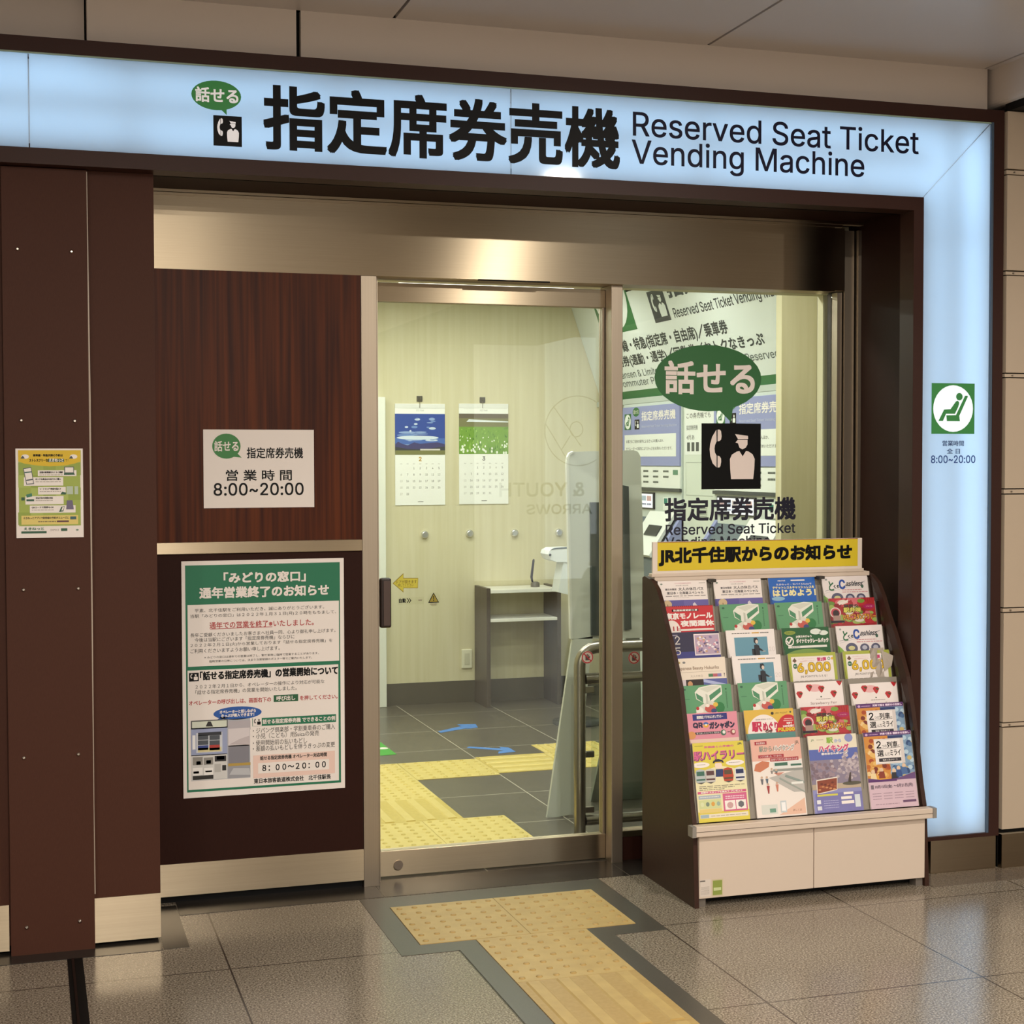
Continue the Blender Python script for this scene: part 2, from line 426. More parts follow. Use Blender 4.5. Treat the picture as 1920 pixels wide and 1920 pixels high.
# brown wall left of the shop front
b = MB(); b.box(-3, .427, YC, 6.0, .03, 2.75, BROWN); b.box(-3, .42, YC+.03, 6.0, 0, .03, BLACK)
struct(b.build('wall_left'))
b = MB(); b.box(.204, .427, YC-.004, YC+.001, .012, .168, STEEL); b.box(-3, -.078, YC-.004, YC+.001, .012, .17, STEEL)
struct(b.build('baseboard_left'))
# panelled front beside the door
b = MB()
b.box(.427, 1.243, YW, YW+.06, 1.372, 2.398, WOOD)
b.box(.427, 1.243, YW, YW+.06, .153, 1.328, BROWND)
struct(b.build('wall_front'))
b = MB(); b.box(.427, 1.243, YW-.012, YW+.03, 1.328, 1.372, STEEL, .002); struct(b.build('trim_3'))
b = MB(); b.box(.427, 1.243, YW-.004, YW+.05, .03, .153, STEEL); b.box(.43, 1.24, YW+.02, YW+.05, 0, .03, BLACK); struct(b.build('baseboard_front'))
# stainless header over door and window
b = MB()
b.box(.43, 3.31, YW, YW+.12, 2.398, 2.672, STEEL)
b.box(.43, 3.345, YW-.006, YW+.02, 2.672, 2.682, STEEL)
b.box(.43, 3.445, YW-.012, YW+.02, 2.684, 2.694, STEEL)
b.box(1.72, 2.02, YW-.003, YW+.01, 2.394, 2.399, BLACK)
struct(b.build('trim_4'))
b = MB()
b.box(.3, 3.6, YS+.1, 6.1, 2.695, 2.76, BROWND)          # soffit under the sign
b.box(.3, 3.44, YS+.24, YS+.246, 2.690, 2.696, BLACK)
struct(b.build('trim_5'))
# brown pillar behind the upright half of the sign
b = MB()
b.box(3.442, 3.79, YS+.115, 6.3, 0, 2.70, BROWND)
b.box(3.40, 3.7, YS+.1, YS+.115, .14, 2.70, BLACK)
b.box(3.47, 3.775, YS+.005, YS+.12, .0, .135, STEEL)
struct(b.build('wall_pillar'))
# jambs
b = MB(); b.box(1.244, 1.307, YW-.002, YD+.06, 0, 2.398, STEELV, .002); b.box(1.308, 1.322, YW+.05, YD+.06, 0, 2.398, STEELV); struct(b.build('door_frame'))
b = MB(); b.box(2.300, 2.350, 5.94, YD+.06, 0, 2.398, STEELV, .002); struct(b.build('door_post'))
# stone borders laid in the floor
def stone(m, *rects):
    b = MB()
    for x0, x1, y0, y1 in rects: b.box(x0, x1, y0, y1, -.01, .0015, m)
    return struct(b.build('floor_border'))
stone(DARKSTONE, (1.19, 2.163, 5.60, 5.735), (1.19, 1.276, 5.036, 5.60), (2.082, 2.163, 5.036, 5.60),
      (1.276, 1.476, 5.036, 5.132), (1.89, 2.082, 5.036, 5.132), (1.395, 1.476, 3.72, 5.036), (1.89, 1.963, 3.72, 5.036))
stone(BLACKSTONE, (.518, 1.288, 5.745, 5.98), (1.291, 2.30, 5.745, 5.98), (2.303, 3.44, 5.745, 5.98), (.428, .515, 5.36, 5.88), (-3, .425, 5.352, 5.5))
stone(m_floor('brown_border_stone', '6d6155', ('4e453c', '8a7d6e'), 50, 100, 50, 100, .001, '4a463f', .16), (3.37, 6, 5.215, 5.385))
b = MB(); b.box(.108, .158, -2, 5.35, -.01, .002, BLACK); b.box(.122, .130, -2, 5.35, .0, .004, mat('4c4744', .3, 1)); struct(b.build('floor_drain'))

# inner room shell
CW = CREAMWALL
b = MB(); b.box(.2, 6.2, 10.26, 10.4, .15, 2.86, CW); struct(b.build('wall_back'))
b = MB(); b.box(2.316, 6.2, 10.25, 10.4, 0, .151, mat('5a554d', .35)); struct(b.build('baseboard_back'))
b = MB(); b.box(.2, .3, 6.07, 10.3, 0, 2.86, CW); struct(b.build('wall_inner_left'))
b = MB(); b.box(3.9, 4.3, 7.06, 10.3, 0, 2.86, mat('c9ccbd', .5)); b.box(3.626, 3.9, 7.0, 7.06, 0, 2.86, CW); b.box(3.862, 3.95, 6.07, 7.0, 0, 2.86, CW); struct(b.build('wall_inner_right'))
b = MB(); b.box(.2, 6.2, 6.12, 10.4, 2.82, 2.9, mat('d8d8cc', .7)); b.box(.2, 6.2, 6.02, 6.12, 2.40, 2.9, CW); struct(b.build('ceiling'))
b = MB(); b.box(.3, 1.3, 6.07, 6.12, 0, 2.45, CW); b.box(3.345, 4.3, 6.07, 6.12, 0, 2.45, CW); struct(b.build('wall_inner_front'))
b = MB(); b.box(1.25, 2.314, 10.20, 10.262, 0, 2.107, mat('e6e6da', .5), .004); b.box(1.33, 2.25, 10.19, 10.205, 0, 2.03, mat('dcdccf', .5)); struct(b.build('door_2'))

# opposite side of the concourse: shop front seen in the glass
b = MB(); b.box(-7, 14, -6.3, -6.0, 0, 3.3, mat('8d8072', .6)); b.box(6.11, 6.95, -6.0, -5.985, .2, 3.2, m_emit('lit_shop_wall', (.85, .95, 1, 1), 1.2)); b.box(5.2, 6.10, -6.0, -5.985, .2, 3.2, m_emit('dim_shop_wall', (1, .98, .9, 1), .55)); struct(b.build('wall_opposite'))
for x0, x1 in ((-6.5, -3.2), (-3.0, .2), (.4, 3.6)):  # unseen glowing panels, added to throw more light on the facade
    b = MB(); b.box(x0, x1, -6.0, -5.98, 1.1, 2.8, FILLGLOW); b.box(x0-.06, x1+.06, -5.998, -5.99, 1.04, 2.86, BROWN); struct(b.build('added_fill_panel'))
ws = thing('wall_sign', (6.3, -5.984, 1.0), 'grey shop lettering and ring emblem on the wall across the concourse', 'sign')
GREY = mat('2e2b29', .5)
def osh(b): return Sheet(b, (7.6, -5.984, 0), (-1, 0, 0), (0, 0, 1))
one('upper_lettering', ws, lambda b: osh(b).text('& YOUTH', 7.6-6.62, 1.23, 7.6-5.52, 1.40, GREY, 1, .004, 'sans'))
one('lower_lettering', ws, lambda b: osh(b).text('ARROWS', 7.6-6.72, 1.01, 7.6-5.87, 1.13, GREY, 1, .003, 'sans'))
def emb(b):
    s = osh(b); s.ring(7.6-6.54, 2.04, .44, .44, .012, GREY, 1)
    s.line((7.6-6.22, 2.34), (7.6-6.58, 1.85), .012, GREY, 1); s.line((7.6-6.12, 2.12), (7.6-6.40, 1.68), .012, GREY, 1)
    s.ring(7.6-6.52, 2.06, .09, .1, .012, GREY, 1); s.line((7.6-6.44, 1.98), (7.6-6.32, 1.80), .012, GREY, 1)
one('emblem', ws, emb)

# lamps
k = 0
for x, y in [(2.87, 2.6), (.58, .95), (6.1, .2), (.3, 4.0), (4.87, -5.3), (1.2, -.6), (4.4, -.6), (-2.4, -.6), (6.5, -1.2), (1.0, -3.6), (8.6, -3.6), (-2.6, -3.6)]:
    if (x, y) == (.3, 4.0): continue
    t = thing('downlight', (x, y, 3.262), 'round warm recessed ceiling downlight over the concourse', 'ceiling light', 'concourse downlights')
    one('trim_ring', t, lambda b: b.tube([(x, y, 3.258), (x, y, 3.272)], .1, mat('d8d0c4', .4), 28))
    one('diffuser', t, lambda b: b.tube([(x, y, 3.2565), (x, y, 3.259)], .082, LAMPFACE, 28))
    area('downlight_glow', (x, y, 3.25), (0, 0, 0), .16, .16, LAMP_W, (1, .92, .81), 'DISK', t)
for x, y in [(1.4, 6.6), (2.8, 6.6), (1.4, 8.0), (2.8, 8.0), (1.4, 9.3), (2.8, 9.3)]:
    t = thing('ceiling_lamp', (x, y, 2.80), 'long white ceiling lamp inside the ticket room', 'ceiling light', 'ticket room lamps')
    one('housing', t, lambda b: b.box(x-.6, x+.6, y-.12, y+.12, 2.79, 2.82, WHITE))
    one('diffuser', t, lambda b: b.box(x-.58, x+.58, y-.1, y+.1, 2.785, 2.791, ROOMLAMP))
    area('lamp_glow', (x, y, 2.78), (0, 0, 0), 1.15, .2, ROOM_W, (1, 1, .95), 'RECTANGLE', t)

# ================================================================== ILLUMINATED SIGN
sign = thing('illuminated_sign', (1.7, YS, 2.667), 'brown framed backlit pale blue sign wrapping over and beside the ticket room entrance', 'sign')
def fr(b):
    b.box(-3, 3.785, YS, YS+.11, 3.036, 3.086, FRAME)                 # top rail
    b.box(-3, 3.37, YS, YS+.10, 2.667, 2.720, FRAME)                  # bottom rail
    b.box(3.37, 3.415, YS, YS+.10, .135, 2.720, FRAME)                # inner upright
    b.box(3.738, 3.785, YS, YS+.11, .135, 3.036, FRAME)               # outer upright
    b.box(3.415, 3.738, YS, YS+.10, .135, .150, FRAME)
    b.box(3.415, 3.738, YS+.1, YS+.11, .15, 3.036, WHITE); b.box(-3, 3.415, YS+.1, YS+.11, 2.72, 3.036, WHITE)
one('frame', sign, fr)
one('frame_bead', sign, lambda b: (b.box(-3, 3.727, YS+.004, YS+.01, 3.031, 3.036, mat('9db29e', .4)), b.box(3.728, 3.738, YS+.002, YS+.02, .15, 3.036, mat('4a5a6c', .3))), 'thin pale metal bead around the light face')
def lp(pts): return lambda b: b.prism([(x, YS+.012, z) for x, z in pts], (0, .004, 0), LIGHTFACE)
g = .002
for P in ([(-3, 2.72), (.020-g, 2.72), (.020-g, 3.033), (-3, 3.033)],
          [(.020+g, 2.72), (1.698-g, 2.72), (1.698-g, 3.033), (.020+g, 3.033)],
          [(1.698+g, 2.72), (3.415, 2.72), (3.728-g, 3.033), (1.698+g, 3.033)],
          [(3.417, .15), (3.728, .15), (3.728, 3.030), (3.417, 2.718)]):
    one('light_panel', sign, lp(P))
for x in [-2.8, -2.1, -1.4, -.7, 0, .7, 1.4, 2.1, 2.8, 3.3]:
    area('sign_tube', (x, YS+.085, 2.97), (-math.pi/2, 0, 0), .68 if x < 3 else .3, .12, SIGN_W*.62*(1 if x < 3 else .45), SIGNC, 'RECTANGLE', sign)
    area('sign_tube', (x, YS+.085, 2.79), (-math.pi/2, 0, 0), .68 if x < 3 else .3, .12, SIGN_W*.58*(1 if x < 3 else .45), SIGNC, 'RECTANGLE', sign)
for z in (.47, 1.07, 1.67, 2.27, 2.80):
    hh = .60 if z < 2.5 else .44
    area('sign_tube', (3.655, YS+.085, z), (-math.pi/2, 0, 0), .11, hh, SIGN_W*1.15*hh, SIGNC, 'RECTANGLE', sign)
    area('sign_tube', (3.49, YS+.085, z), (-math.pi/2, 0, 0), .11, hh, SIGN_W*.75*hh, SIGNC, 'RECTANGLE', sign)
def face(b): return Sheet(b, (0, YS+.0115, 0), (1, 0, 0), (0, 0, 1))
def t1(b):
    s = face(b)
    s.ptext('指定席券売機', 497, 280, 1160, 313, 163, INK, 1, .0055, None, 5)
one('japanese_lettering', sign, t1, 'large black Japanese lettering')
def t2(b):
    s = face(b)
    s.ptext('Reserved Seat Ticket', 1187, 255, 1722, 289, 209, NAVY, 1, .001, 'sans', 5)
    s.ptext('Vending Machine', 1185, 326, 1620, 337, 268, NAVY, 1, .001, 'sans', 5)
one('english_lettering', sign, t2, 'thin dark blue English lettering')
def t3(b):
    s = face(b); s.z = (0, 0, 2.743)
    s.pell(985, 415, 1240, 567, SGREEN, 1); s.ppoly([(1130, 558), (1165, 548), (1166, 592)], SGREEN, 1.2)
    s.ptext('話せる', 1006, 524, 1224, 530, 450, SGLOW, 3, .0013, None, 5)
one('speech_balloon', sign, t3, 'green speech balloon with white lettering')
def t4(b):
    s = face(b); s.z = (0, 0, 2.743)
    a, c = s.uv(1098, 748), s.uv(1243, 601); picto_phone(s, a[0], a[1], c[0], c[1], INK, SGLOW)
one('operator_pictogram', sign, t4, 'black square with telephone and uniformed attendant')
def t5(b):
    s = face(b); s.z = (1700, 680, 6)
    a, c = s.uv(277, 800), s.uv(765, 236); picto_seat(s, a[0], a[1], c[0], c[1], SGREEN, SGLOWB)
one('seat_pictogram', sign, t5, 'green square with reclining passenger')
def t6(b):
    s = face(b); s.z = (1700, 680, 6); B = mat('31446e', .5)
    s.ptext('営業時間', 402, 938, 642, 936, 878, B, 1, .0004); s.ptext('全 日', 452, 1025, 598, 1022, 968, B, 1, .0004)
    s.ptext('8:00~20:00', 274, 1130, 770, 1128, 1045, mat('2c4a86', .5), 1, .0006, 'sans')
one('opening_hours', sign, t6, 'blue opening hours lettering')

# ================================================================== SCREWED BOARD
bd = thing('cover_board', (.065, YB, 0), 'tall dark brown board screwed to the wall beside the shop front', 'board')
def bdm(b):
    z = [(x, -.002 + .004*math.sin(i*2.1)) for i, x in enumerate([-.072+.275*k/11 for k in range(12)])]
    b.prism([(-.072, YB, 2.664)]+[(x, YB, max(q, 0)) for x, q in z]+[(.203, YB, 2.664)], (0, .028, 0), BROWN)
one('panel', bd, bdm)
one('edge_strip', bd, lambda b: b.prism([(.203, YB+.004, .19), (.2065, YB+.004, .19), (.2055, YB+.004, .5), (.2075, YB+.004, 1.1), (.209, YB+.004, 1.9), (.2055, YB+.004, 2.66), (.203, YB+.004, 2.66)], (0, .02, 0), mat('b5a594', .4)), 'pale strip along the board edge')
for x, z in [(-.022, 2.39), (.152, 2.388), (-.017, 1.817), (.156, 1.816), (-.017, 1.246), (.161, 1.246), (-.023, .676), (.155, .678), (-.021, .096), (.153, .102)]:
    one('screw', bd, lambda b: b.tube([(x, YB+.002, z), (x, YB-.003, z), (x, YB-.005, z)], [.0065, .0065, .003], mat('c9bfb4', .25, 1), 12))

# ================================================================== POSTERS
def sheet_thing(name, Y, x0, x1, z0, z1, m, label, cat, th=.003):
    b = MB(); b.box(x0, x1, Y-th, Y, z0, z1, m); o = b.build(name); return tag(o, label, cat)
# small notice (opening hours)
A, B_ = at_y(382, 953, YW), at_y(588, 806, YW)
nt = sheet_thing('hours_notice', YW-.001, A.x, B_.x, A.z, B_.z, PAPER, 'white paper opening hours notice stuck on the glossy wood panel', 'notice')
def nh(b):
    s = Sheet(b, (0, YW-.0045, 0), (1, 0, 0), (0, 0, 1))
    s.pell(398, 813, 451, 860, GREENB, 1); s.ppoly([(434, 856), (445, 850), (453, 858)], GREENB, 1.2)
    s.ptext('話せる', 402, 846, 447, 846, 827, PAPER, 3, .0008)
    s.ptext('指定席券売機', 463, 859, 568, 859, 839, INK, 1, .0006)
    s.ptext('営 業 時 間', 424, 901, 547, 901, 881, INK, 1, .0006)
    s.ptext('8:00~20:00', 401, 929, 569, 928, 906, INK, 1, .0008, 'sans')
one('print', nt, nh, 'green balloon and black lettering')
# small green-yellow poster on the board
A, B_ = at_y(31, 1009, YB), at_y(155, 841, YB)
gp = sheet_thing('booking_poster', YB-.001, A.x, B_.x, A.z, B_.z, PAPER, 'small laminated yellow and green poster stuck on the screwed brown board', 'poster')
GD = mat('28583f', .5)
def gpp(b):
    s = Sheet(b, (0, YB-.0045, 0), (1, 0, 0), (0, 0, 1)); s.z = (0, 780, 6)
    LG = [mat('9fb04f', .5), mat('a9ba5c', .5), mat('93a646', .5)]; YE = mat('dcb81c', .5)
    s.pbox(205, 385, 910, 1230, LG[0], 1)
    r = random.Random(3)
    for i in range(5):
        for j in range(6):
            if r.random() < .55: s.pbox(205+141*i, 385+140*j, 346+141*i, 525+140*j, LG[1+(i+j) % 2], 1.5)
    s.ppoly([(203, 385), (903, 385), (905, 512), (840, 535), (740, 555), (560, 567), (400, 555), (270, 535), (205, 510)], YE, 2)
    s.ptext('新幹線・特急列車の予約は', 374, 458, 706, 454, 430, INK, 3, .0003)
    s.ptext('ストレスフリーな', 330, 515, 538, 512, 484, INK, 3, .0003)
    s.pbox(540, 482, 722, 518, GD, 3); s.ptext('えきねっと', 552, 514, 714, 512, 480, WHITE, 4, .0004); s.ptext('で！', 735, 512, 768, 510, 486, INK, 3)
    for x in (280, 825): s.pell(x-40, 432, x+45, 482, WHITE, 3); s.ppoly([(x-50, 480), (x-25, 445), (x, 478)], mat('46515a'), 4)
    for x0, y0, x1, y1, tx, t in [(425, 612, 860, 675, (445, 645, 705), '全国の新幹線をらくらく検索'), (268, 690, 712, 782, (400, 722, 685), 'おトクな商品はWEBでのご購入'), (428, 800, 740, 882, (447, 832, 685), 'シートマップで座席を選んで'), (285, 902, 716, 992, (402, 934, 595), '支払方法の多様な対応'), (335, 1008, 850, 1085, (357, 1040, 605), 'QRコードで発券もOK')]:
        s.pbox(x0, y0, x1, y1, WHITE, 3); s.ptext(t, tx[0], tx[1], tx[2], tx[1]-2, tx[1]-22, INK, 4, .0002, None, 2)
        a, c = s.uv(tx[0], tx[1]+22), s.uv(tx[2], tx[1]+12); s.blur(a[0], a[1], c[0], c[1], mat('b5aca0'), 4, int(x0))
    s.ppoly([(260, 590), (350, 575), (384, 765), (296, 772)], mat('5a5f66'), 4); s.ppoly([(268, 597), (346, 584), (374, 756), (302, 763)], WHITE, 5)
    s.ppoly([(276, 630), (352, 622), (354, 634), (279, 642)], mat('35635c'), 6); s.ppoly([(294, 718), (366, 706), (370, 720), (297, 730)], mat('4c545c'), 6)
    s.pbox(722, 570, 832, 640, mat('59625f'), 4); s.pbox(732, 578, 824, 634, WHITE, 5); s.ppoly([(722, 640), (832, 640), (842, 660), (718, 662)], GD, 5)
    s.pbox(748, 790, 822, 880, mat('b9c7b4'), 4); s.pbox(838, 790, 880, 880, mat('b9c7b4'), 4)
    s.ppoly([(680, 882), (700, 850), (745, 862), (738, 884)], GD, 5); s.ppoly([(295, 885), (358, 868), (362, 905), (300, 918)], mat('3f7f64'), 5)
    s.pbox(297, 937, 384, 958, GD, 5); s.pbox(240, 915, 278, 950, GD, 5)
    s.ppoly([(752, 950), (815, 948), (830, 1050), (745, 1050)], mat('6e6680'), 5); s.ppoly([(664, 1080), (690, 1020), (728, 1016), (712, 1072)], GD, 5); s.ppoly([(690, 1064), (702, 1024), (724, 1022), (708, 1060)], WHITE, 6)
    s.pbox(240, 1122, 880, 1215, mat('e0cb74'), 3)
    s.ptext('えきねっとアプリで新幹線の予約がスムーズに', 265, 1162, 775, 1156, 1136, mat('4a4030'), 4, .0002, None, 2); s.pbox(640, 1176, 775, 1192, mat('5a3340'), 4); s.pbox(790, 1130, 858, 1162, mat('3a6068'), 4)
    a, c = s.uv(430, 1194), s.uv(632, 1180); s.blur(a[0], a[1], c[0], c[1], mat('8a7a50'), 4, 9)
    s.ptext('えきねっと', 272, 1284, 495, 1280, 1256, mat('3c7050'), 2, .0003); s.pbox(240, 1298, 525, 1318, GD, 2)
    s.ptext('EXPO-2', 570, 1292, 662, 1290, 1272, mat('99908a'), 2); s.pbox(688, 1264, 758, 1292, GD, 2)
    s.pell(855, 1270, 886, 1290, mat('77907c'), 2)
one('print', gp, gpp, 'yellow and green printed artwork with smartphone drawings')

# large green poster
PZ = (320, 1030, 4)
A, B_ = at_y(344, 1497, YW), at_y(644, 1046, YW)
po = sheet_thing('closure_poster', YW-.001, A.x, B_.x, A.z, B_.z, PAPER, 'large white and green printed closing announcement stuck on the lower brown panel', 'poster')
PG = mat('14714f', .5); RED = mat('b23434', .5); TX = mat('37322f', .5)
def pg1(b):
    s = Sheet(b, (0, YW-.0045, 0), (1, 0, 0), (0, 0, 1)); s.z = PZ
    s.pbox(108, 122, 1278, 1748, PG, 1)
    s.pbox(126, 418, 1264, 834, PAPER, 2); s.pbox(126, 910, 1262, 1732, PAPER, 2)
one('green_border', po, pg1, 'green border band')
def pg2(b):
    s = Sheet(b, (0, YW-.0045, 0), (1, 0, 0), (0, 0, 1)); s.z = PZ
    T = lambda t, x0, y0, x1, y1, yt, m=TX, bo=0, l=4: s.ptext(t, x0, y0, x1, y1, yt, m, l, bo)
    T('「みどりの窓口」', 400, 252, 1010, 238, 175, PAPER, .0016); T('通年営業終了のお知らせ', 218, 368, 1184, 342, 288, PAPER, .0016)
    T('平素、北千住駅をご利用いただき、誠にありがとうございます。', 180, 472, 1150, 446, 444)
    T('当駅「みどりの窓口」は２０２２年１月３１日(月)２０時をもちまして、', 148, 517, 1240, 487, 486)
    T('通年での営業を終了※いたしました。', 292, 594, 1072, 570, 545, RED, .0003); s.pline((296, 598), (762, 580), .002, RED, 4)
    T('長年ご愛顧くださいましたお客さまへ社員一同、心より御礼申し上げます。', 148, 658, 1235, 622, 628)
    T('今後は当駅にございます「指定席券売機」ならびに', 180, 696, 928, 670, 664)
    T('２０２２年２月１日(火)から営業しております「話せる指定席券売機」を', 148, 737, 1212, 700, 706)
    T('ご利用くださいますようお願い申し上げます。', 148, 780, 818, 755, 748)
    T('※ みどりの窓口は通年での営業は終了し、繁忙期等に臨時で営業することがあります。', 252, 818, 1110, 788, 800); T('臨時営業の日時については、決まり次第駅頭のポスター等でご案内いたします。', 290, 848, 1060, 820, 830)
    a, c = s.uv(138, 992), s.uv(210, 925); picto_phone(s, a[0], a[1], c[0], c[1], INK, PAPER, 4)
    T('「話せる指定席券売機」の営業開始について', 222, 978, 1252, 938, 916, INK, .0012)
    T('２０２２年２月１日から、オペレーターの操作により対応が可能な', 186, 1046, 1152, 1004, 1016); T('「話せる指定席券売機」の営業を開始いたしました。', 186, 1088, 945, 1056, 1056)
    T('オペレーターの呼び出しは、画面右下の', 138, 1172, 752, 1142, 1136, RED, .0003); T('を押してください。', 970, 1132, 1250, 1118, 1098, RED, .0003)
    s.pbox(772, 1094, 956, 1136, mat('1f5c38'), 4); T('呼び出し', 794, 1134, 932, 1130, 1100, PAPER, .0005, 5)
    s.pell(322, 1178, 682, 1276, mat('2057a8'), 4); s.ppoly([(380, 1255), (440, 1262), (338, 1284)], mat('2057a8'), 4)
    T('オペレーターと話しながら', 368, 1232, 638, 1220, 1208, PAPER, .0005, 5); T('きっぷが購入できます！', 380, 1258, 625, 1250, 1234, PAPER, .0005, 5)
    s.pbox(612, 1268, 1240, 1294, PG, 4)
    a, c = s.uv(616, 1326), s.uv(682, 1262); picto_phone(s, a[0], a[1], c[0], c[1], PAPER, INK, 5)
    T('話せる指定席券売機 でできることの例', 690, 1306, 1232, 1284, 1272, PAPER, .0005, 6)
    for t, x1, y in [('・ジパング倶楽部・学割乗車券のご購入', 1232, 1382), ('・小児（こども）用Suicaの発売', 1112, 1424), ('・使用開始前の払いもどし', 1022, 1474), ('・差額の払いもどしを伴うきっぷの変更', 1232, 1516)]:
        T(t, 616, y, x1, y-(x1-616)*.055, y-42)
    s.pbox(618, 1546, 1232, 1678, mat('ecccc0'), 4); s.pbox(655, 1603, 1188, 1648, PAPER, 5)
    T('話せる指定席券売機 オペレーター対応時間', 672, 1582, 1170, 1550, 1552, TX, .0004, 6); T('８：００～２０：００', 688, 1664, 1162, 1630, 1620, INK, .0006, 6)
    T('東日本旅客鉄道株式会社　北千住駅長', 625, 1758, 1200, 1718, 1722, INK, .0004)
one('lettering', po, pg2, 'black, red and white printed lettering')
def pg3(b):
    s = Sheet(b, (0, YW-.0045, 0), (1, 0, 0), (0, 0, 1)); s.z = PZ
    Q = lambda x0, y0, x1, y1, c, l=4: s.pbox(x0, y0, x1, y1, mat(c, .5), l)
    Q(150, 1288, 598, 1710, 'aeb0b8'); Q(152, 1286, 428, 1336, '5a5a55', 5); Q(160, 1294, 420, 1328, 'd6dccb', 6); s.ppoly([(262, 1328), (280, 1290), (300, 1290), (318, 1328)], mat('2c2a28'), 7)
    Q(152, 1340, 425, 1535, '9aa3c4', 5); Q(190, 1378, 388, 1516, 'cfd2d8', 6); Q(162, 1395, 186, 1500, 'f0f0f0', 6); Q(205, 1375, 380, 1390, '2d3038', 7)
    for i, c in enumerate(['4a5058', '4a5058', '4a5058', '4a5058', '36478a', '2f7a4a']): Q(204+86*(i % 2), 1396+38*(i//2), 204+86*(i % 2)+78, 1426+38*(i//2), c, 7)
    Q(290, 1468, 368, 1484, 'b03a34', 8); Q(204, 1490, 380, 1512, 'd8cc9a', 7)
    Q(152, 1545, 425, 1718, 'd4d2cf', 5)
    for x0, y0, x1, y1, c in [(165, 1560, 240, 1615, '8e8a84'), (192, 1590, 225, 1614, '1c1a1a'), (248, 1562, 318, 1612, '8e8a84'), (266, 1582, 302, 1606, '1c1a1a'), (330, 1550, 416, 1586, '2a282a'), (345, 1552, 402, 1574, 'c9c7c5'), (165, 1640, 240, 1690, 'efece8'), (250, 1640, 318, 1690, 'efece8'), (170, 1666, 212, 1680, '1c1a1a'), (260, 1660, 310, 1668, '1c1a1a'), (328, 1610, 376, 1668, 'b9b6b2'), (386, 1618, 416, 1656, '17181a'), (165, 1700, 320, 1720, '24211f')]: Q(x0, y0, x1, y1, c, 6)
    Q(432, 1290, 598, 1350, 'b5aeb4', 5); Q(430, 1345, 594, 1470, 'd9d0d2', 6); s.ppoly([(440, 1462), (520, 1420), (590, 1396), (592, 1465)], mat('c3b8ba'), 7)
    Q(432, 1472, 590, 1600, '83818a', 6); Q(430, 1606, 598, 1616, 'b39546', 7); Q(430, 1616, 598, 1705, '9a9aa0', 6); s.ppoly([(440, 1690), (470, 1640), (590, 1640), (598, 1690)], mat('bcbcc0'), 7)
one('illustration', po, pg3, 'printed photo of a ticket machine')

# ================================================================== DOOR
door = bpy.data.objects.new('door_1', None); COL.objects.link(door); door.location = (1.8, YD, 0); door['org'] = (1.8, YD, 0); door['kind'] = 'structure'
one('top_rail', door, lambda b: b.box(1.322, 2.300, YD, YD+.045, 2.311, 2.386, STEEL, .002))
one('bottom_rail', door, lambda b: b.box(1.310, 2.300, YD, YD+.045, .006, .109, STEEL, .002))
one('stile', door, lambda b: b.box(1.318, 1.334, YD+.004, YD+.045, .109, 2.311, STEELV))
one('stile', door, lambda b: b.box(2.288, 2.297, YD+.004, YD+.045, .109, 2.311, STEELV))
one('glass_pane', door, lambda b: b.box(1.334, 2.288, YD+.018, YD+.026, .109, 2.311, GLASS))
h = one('handle', door, lambda b: b.box(1.332, 1.378, YD-.03, YD-.002, 1.012, 1.212, mat('2a1d1a', .35), .008), 'dark brown upright pull handle')
hb = MB(); hb.box(1.345, 1.372, YD-.0325, YD-.03, 1.022, 1.20, mat('4d3a33', .45), .001); hb.build('grip_panel', h)
one('lock_cap', door, lambda b: b.tube([(1.407, YD-.005, .050), (1.407, YD+.002, .050)], .019, mat('a5978a', .35, 1), 20), 'round lock cover')

win = bpy.data.objects.new('window_1', None); COL.objects.link(win); win.location = (2.85, YD, 0); win['org'] = (2.85, YD, 0); win['kind'] = 'structure'
one('glass_pane', win, lambda b: b.box(2.35, 3.345, YD-.02, YD-.012, .13, 2.40, GLASS))
one('sill_rail', win, lambda b: (b.box(2.35, 3.345, YD-.04, YD+.02, .0, .10, BROWND), b.box(2.35, 3.345, YD-.044, YD+.02, .10, .125, STEEL)))
for x0, x1, y in [(3.348, 3.370, 5.95), (3.375, 3.420, 5.935), (3.427, 3.443, 5.91)]:
    one('side_frame', win, lambda b: b.box(x0, x1, y, y+.07, 0, 2.665 if x0 > 3.37 else 2.40, STEELV))
one('frame_gap', win, lambda b: b.box(3.345, 3.445, 6.0, 6.03, 0, 2.66, BLACK))
one('header_return', win, lambda b: b.box(3.31, 3.368, YW+.02, YW+.1, 2.405, 2.672, STEEL))

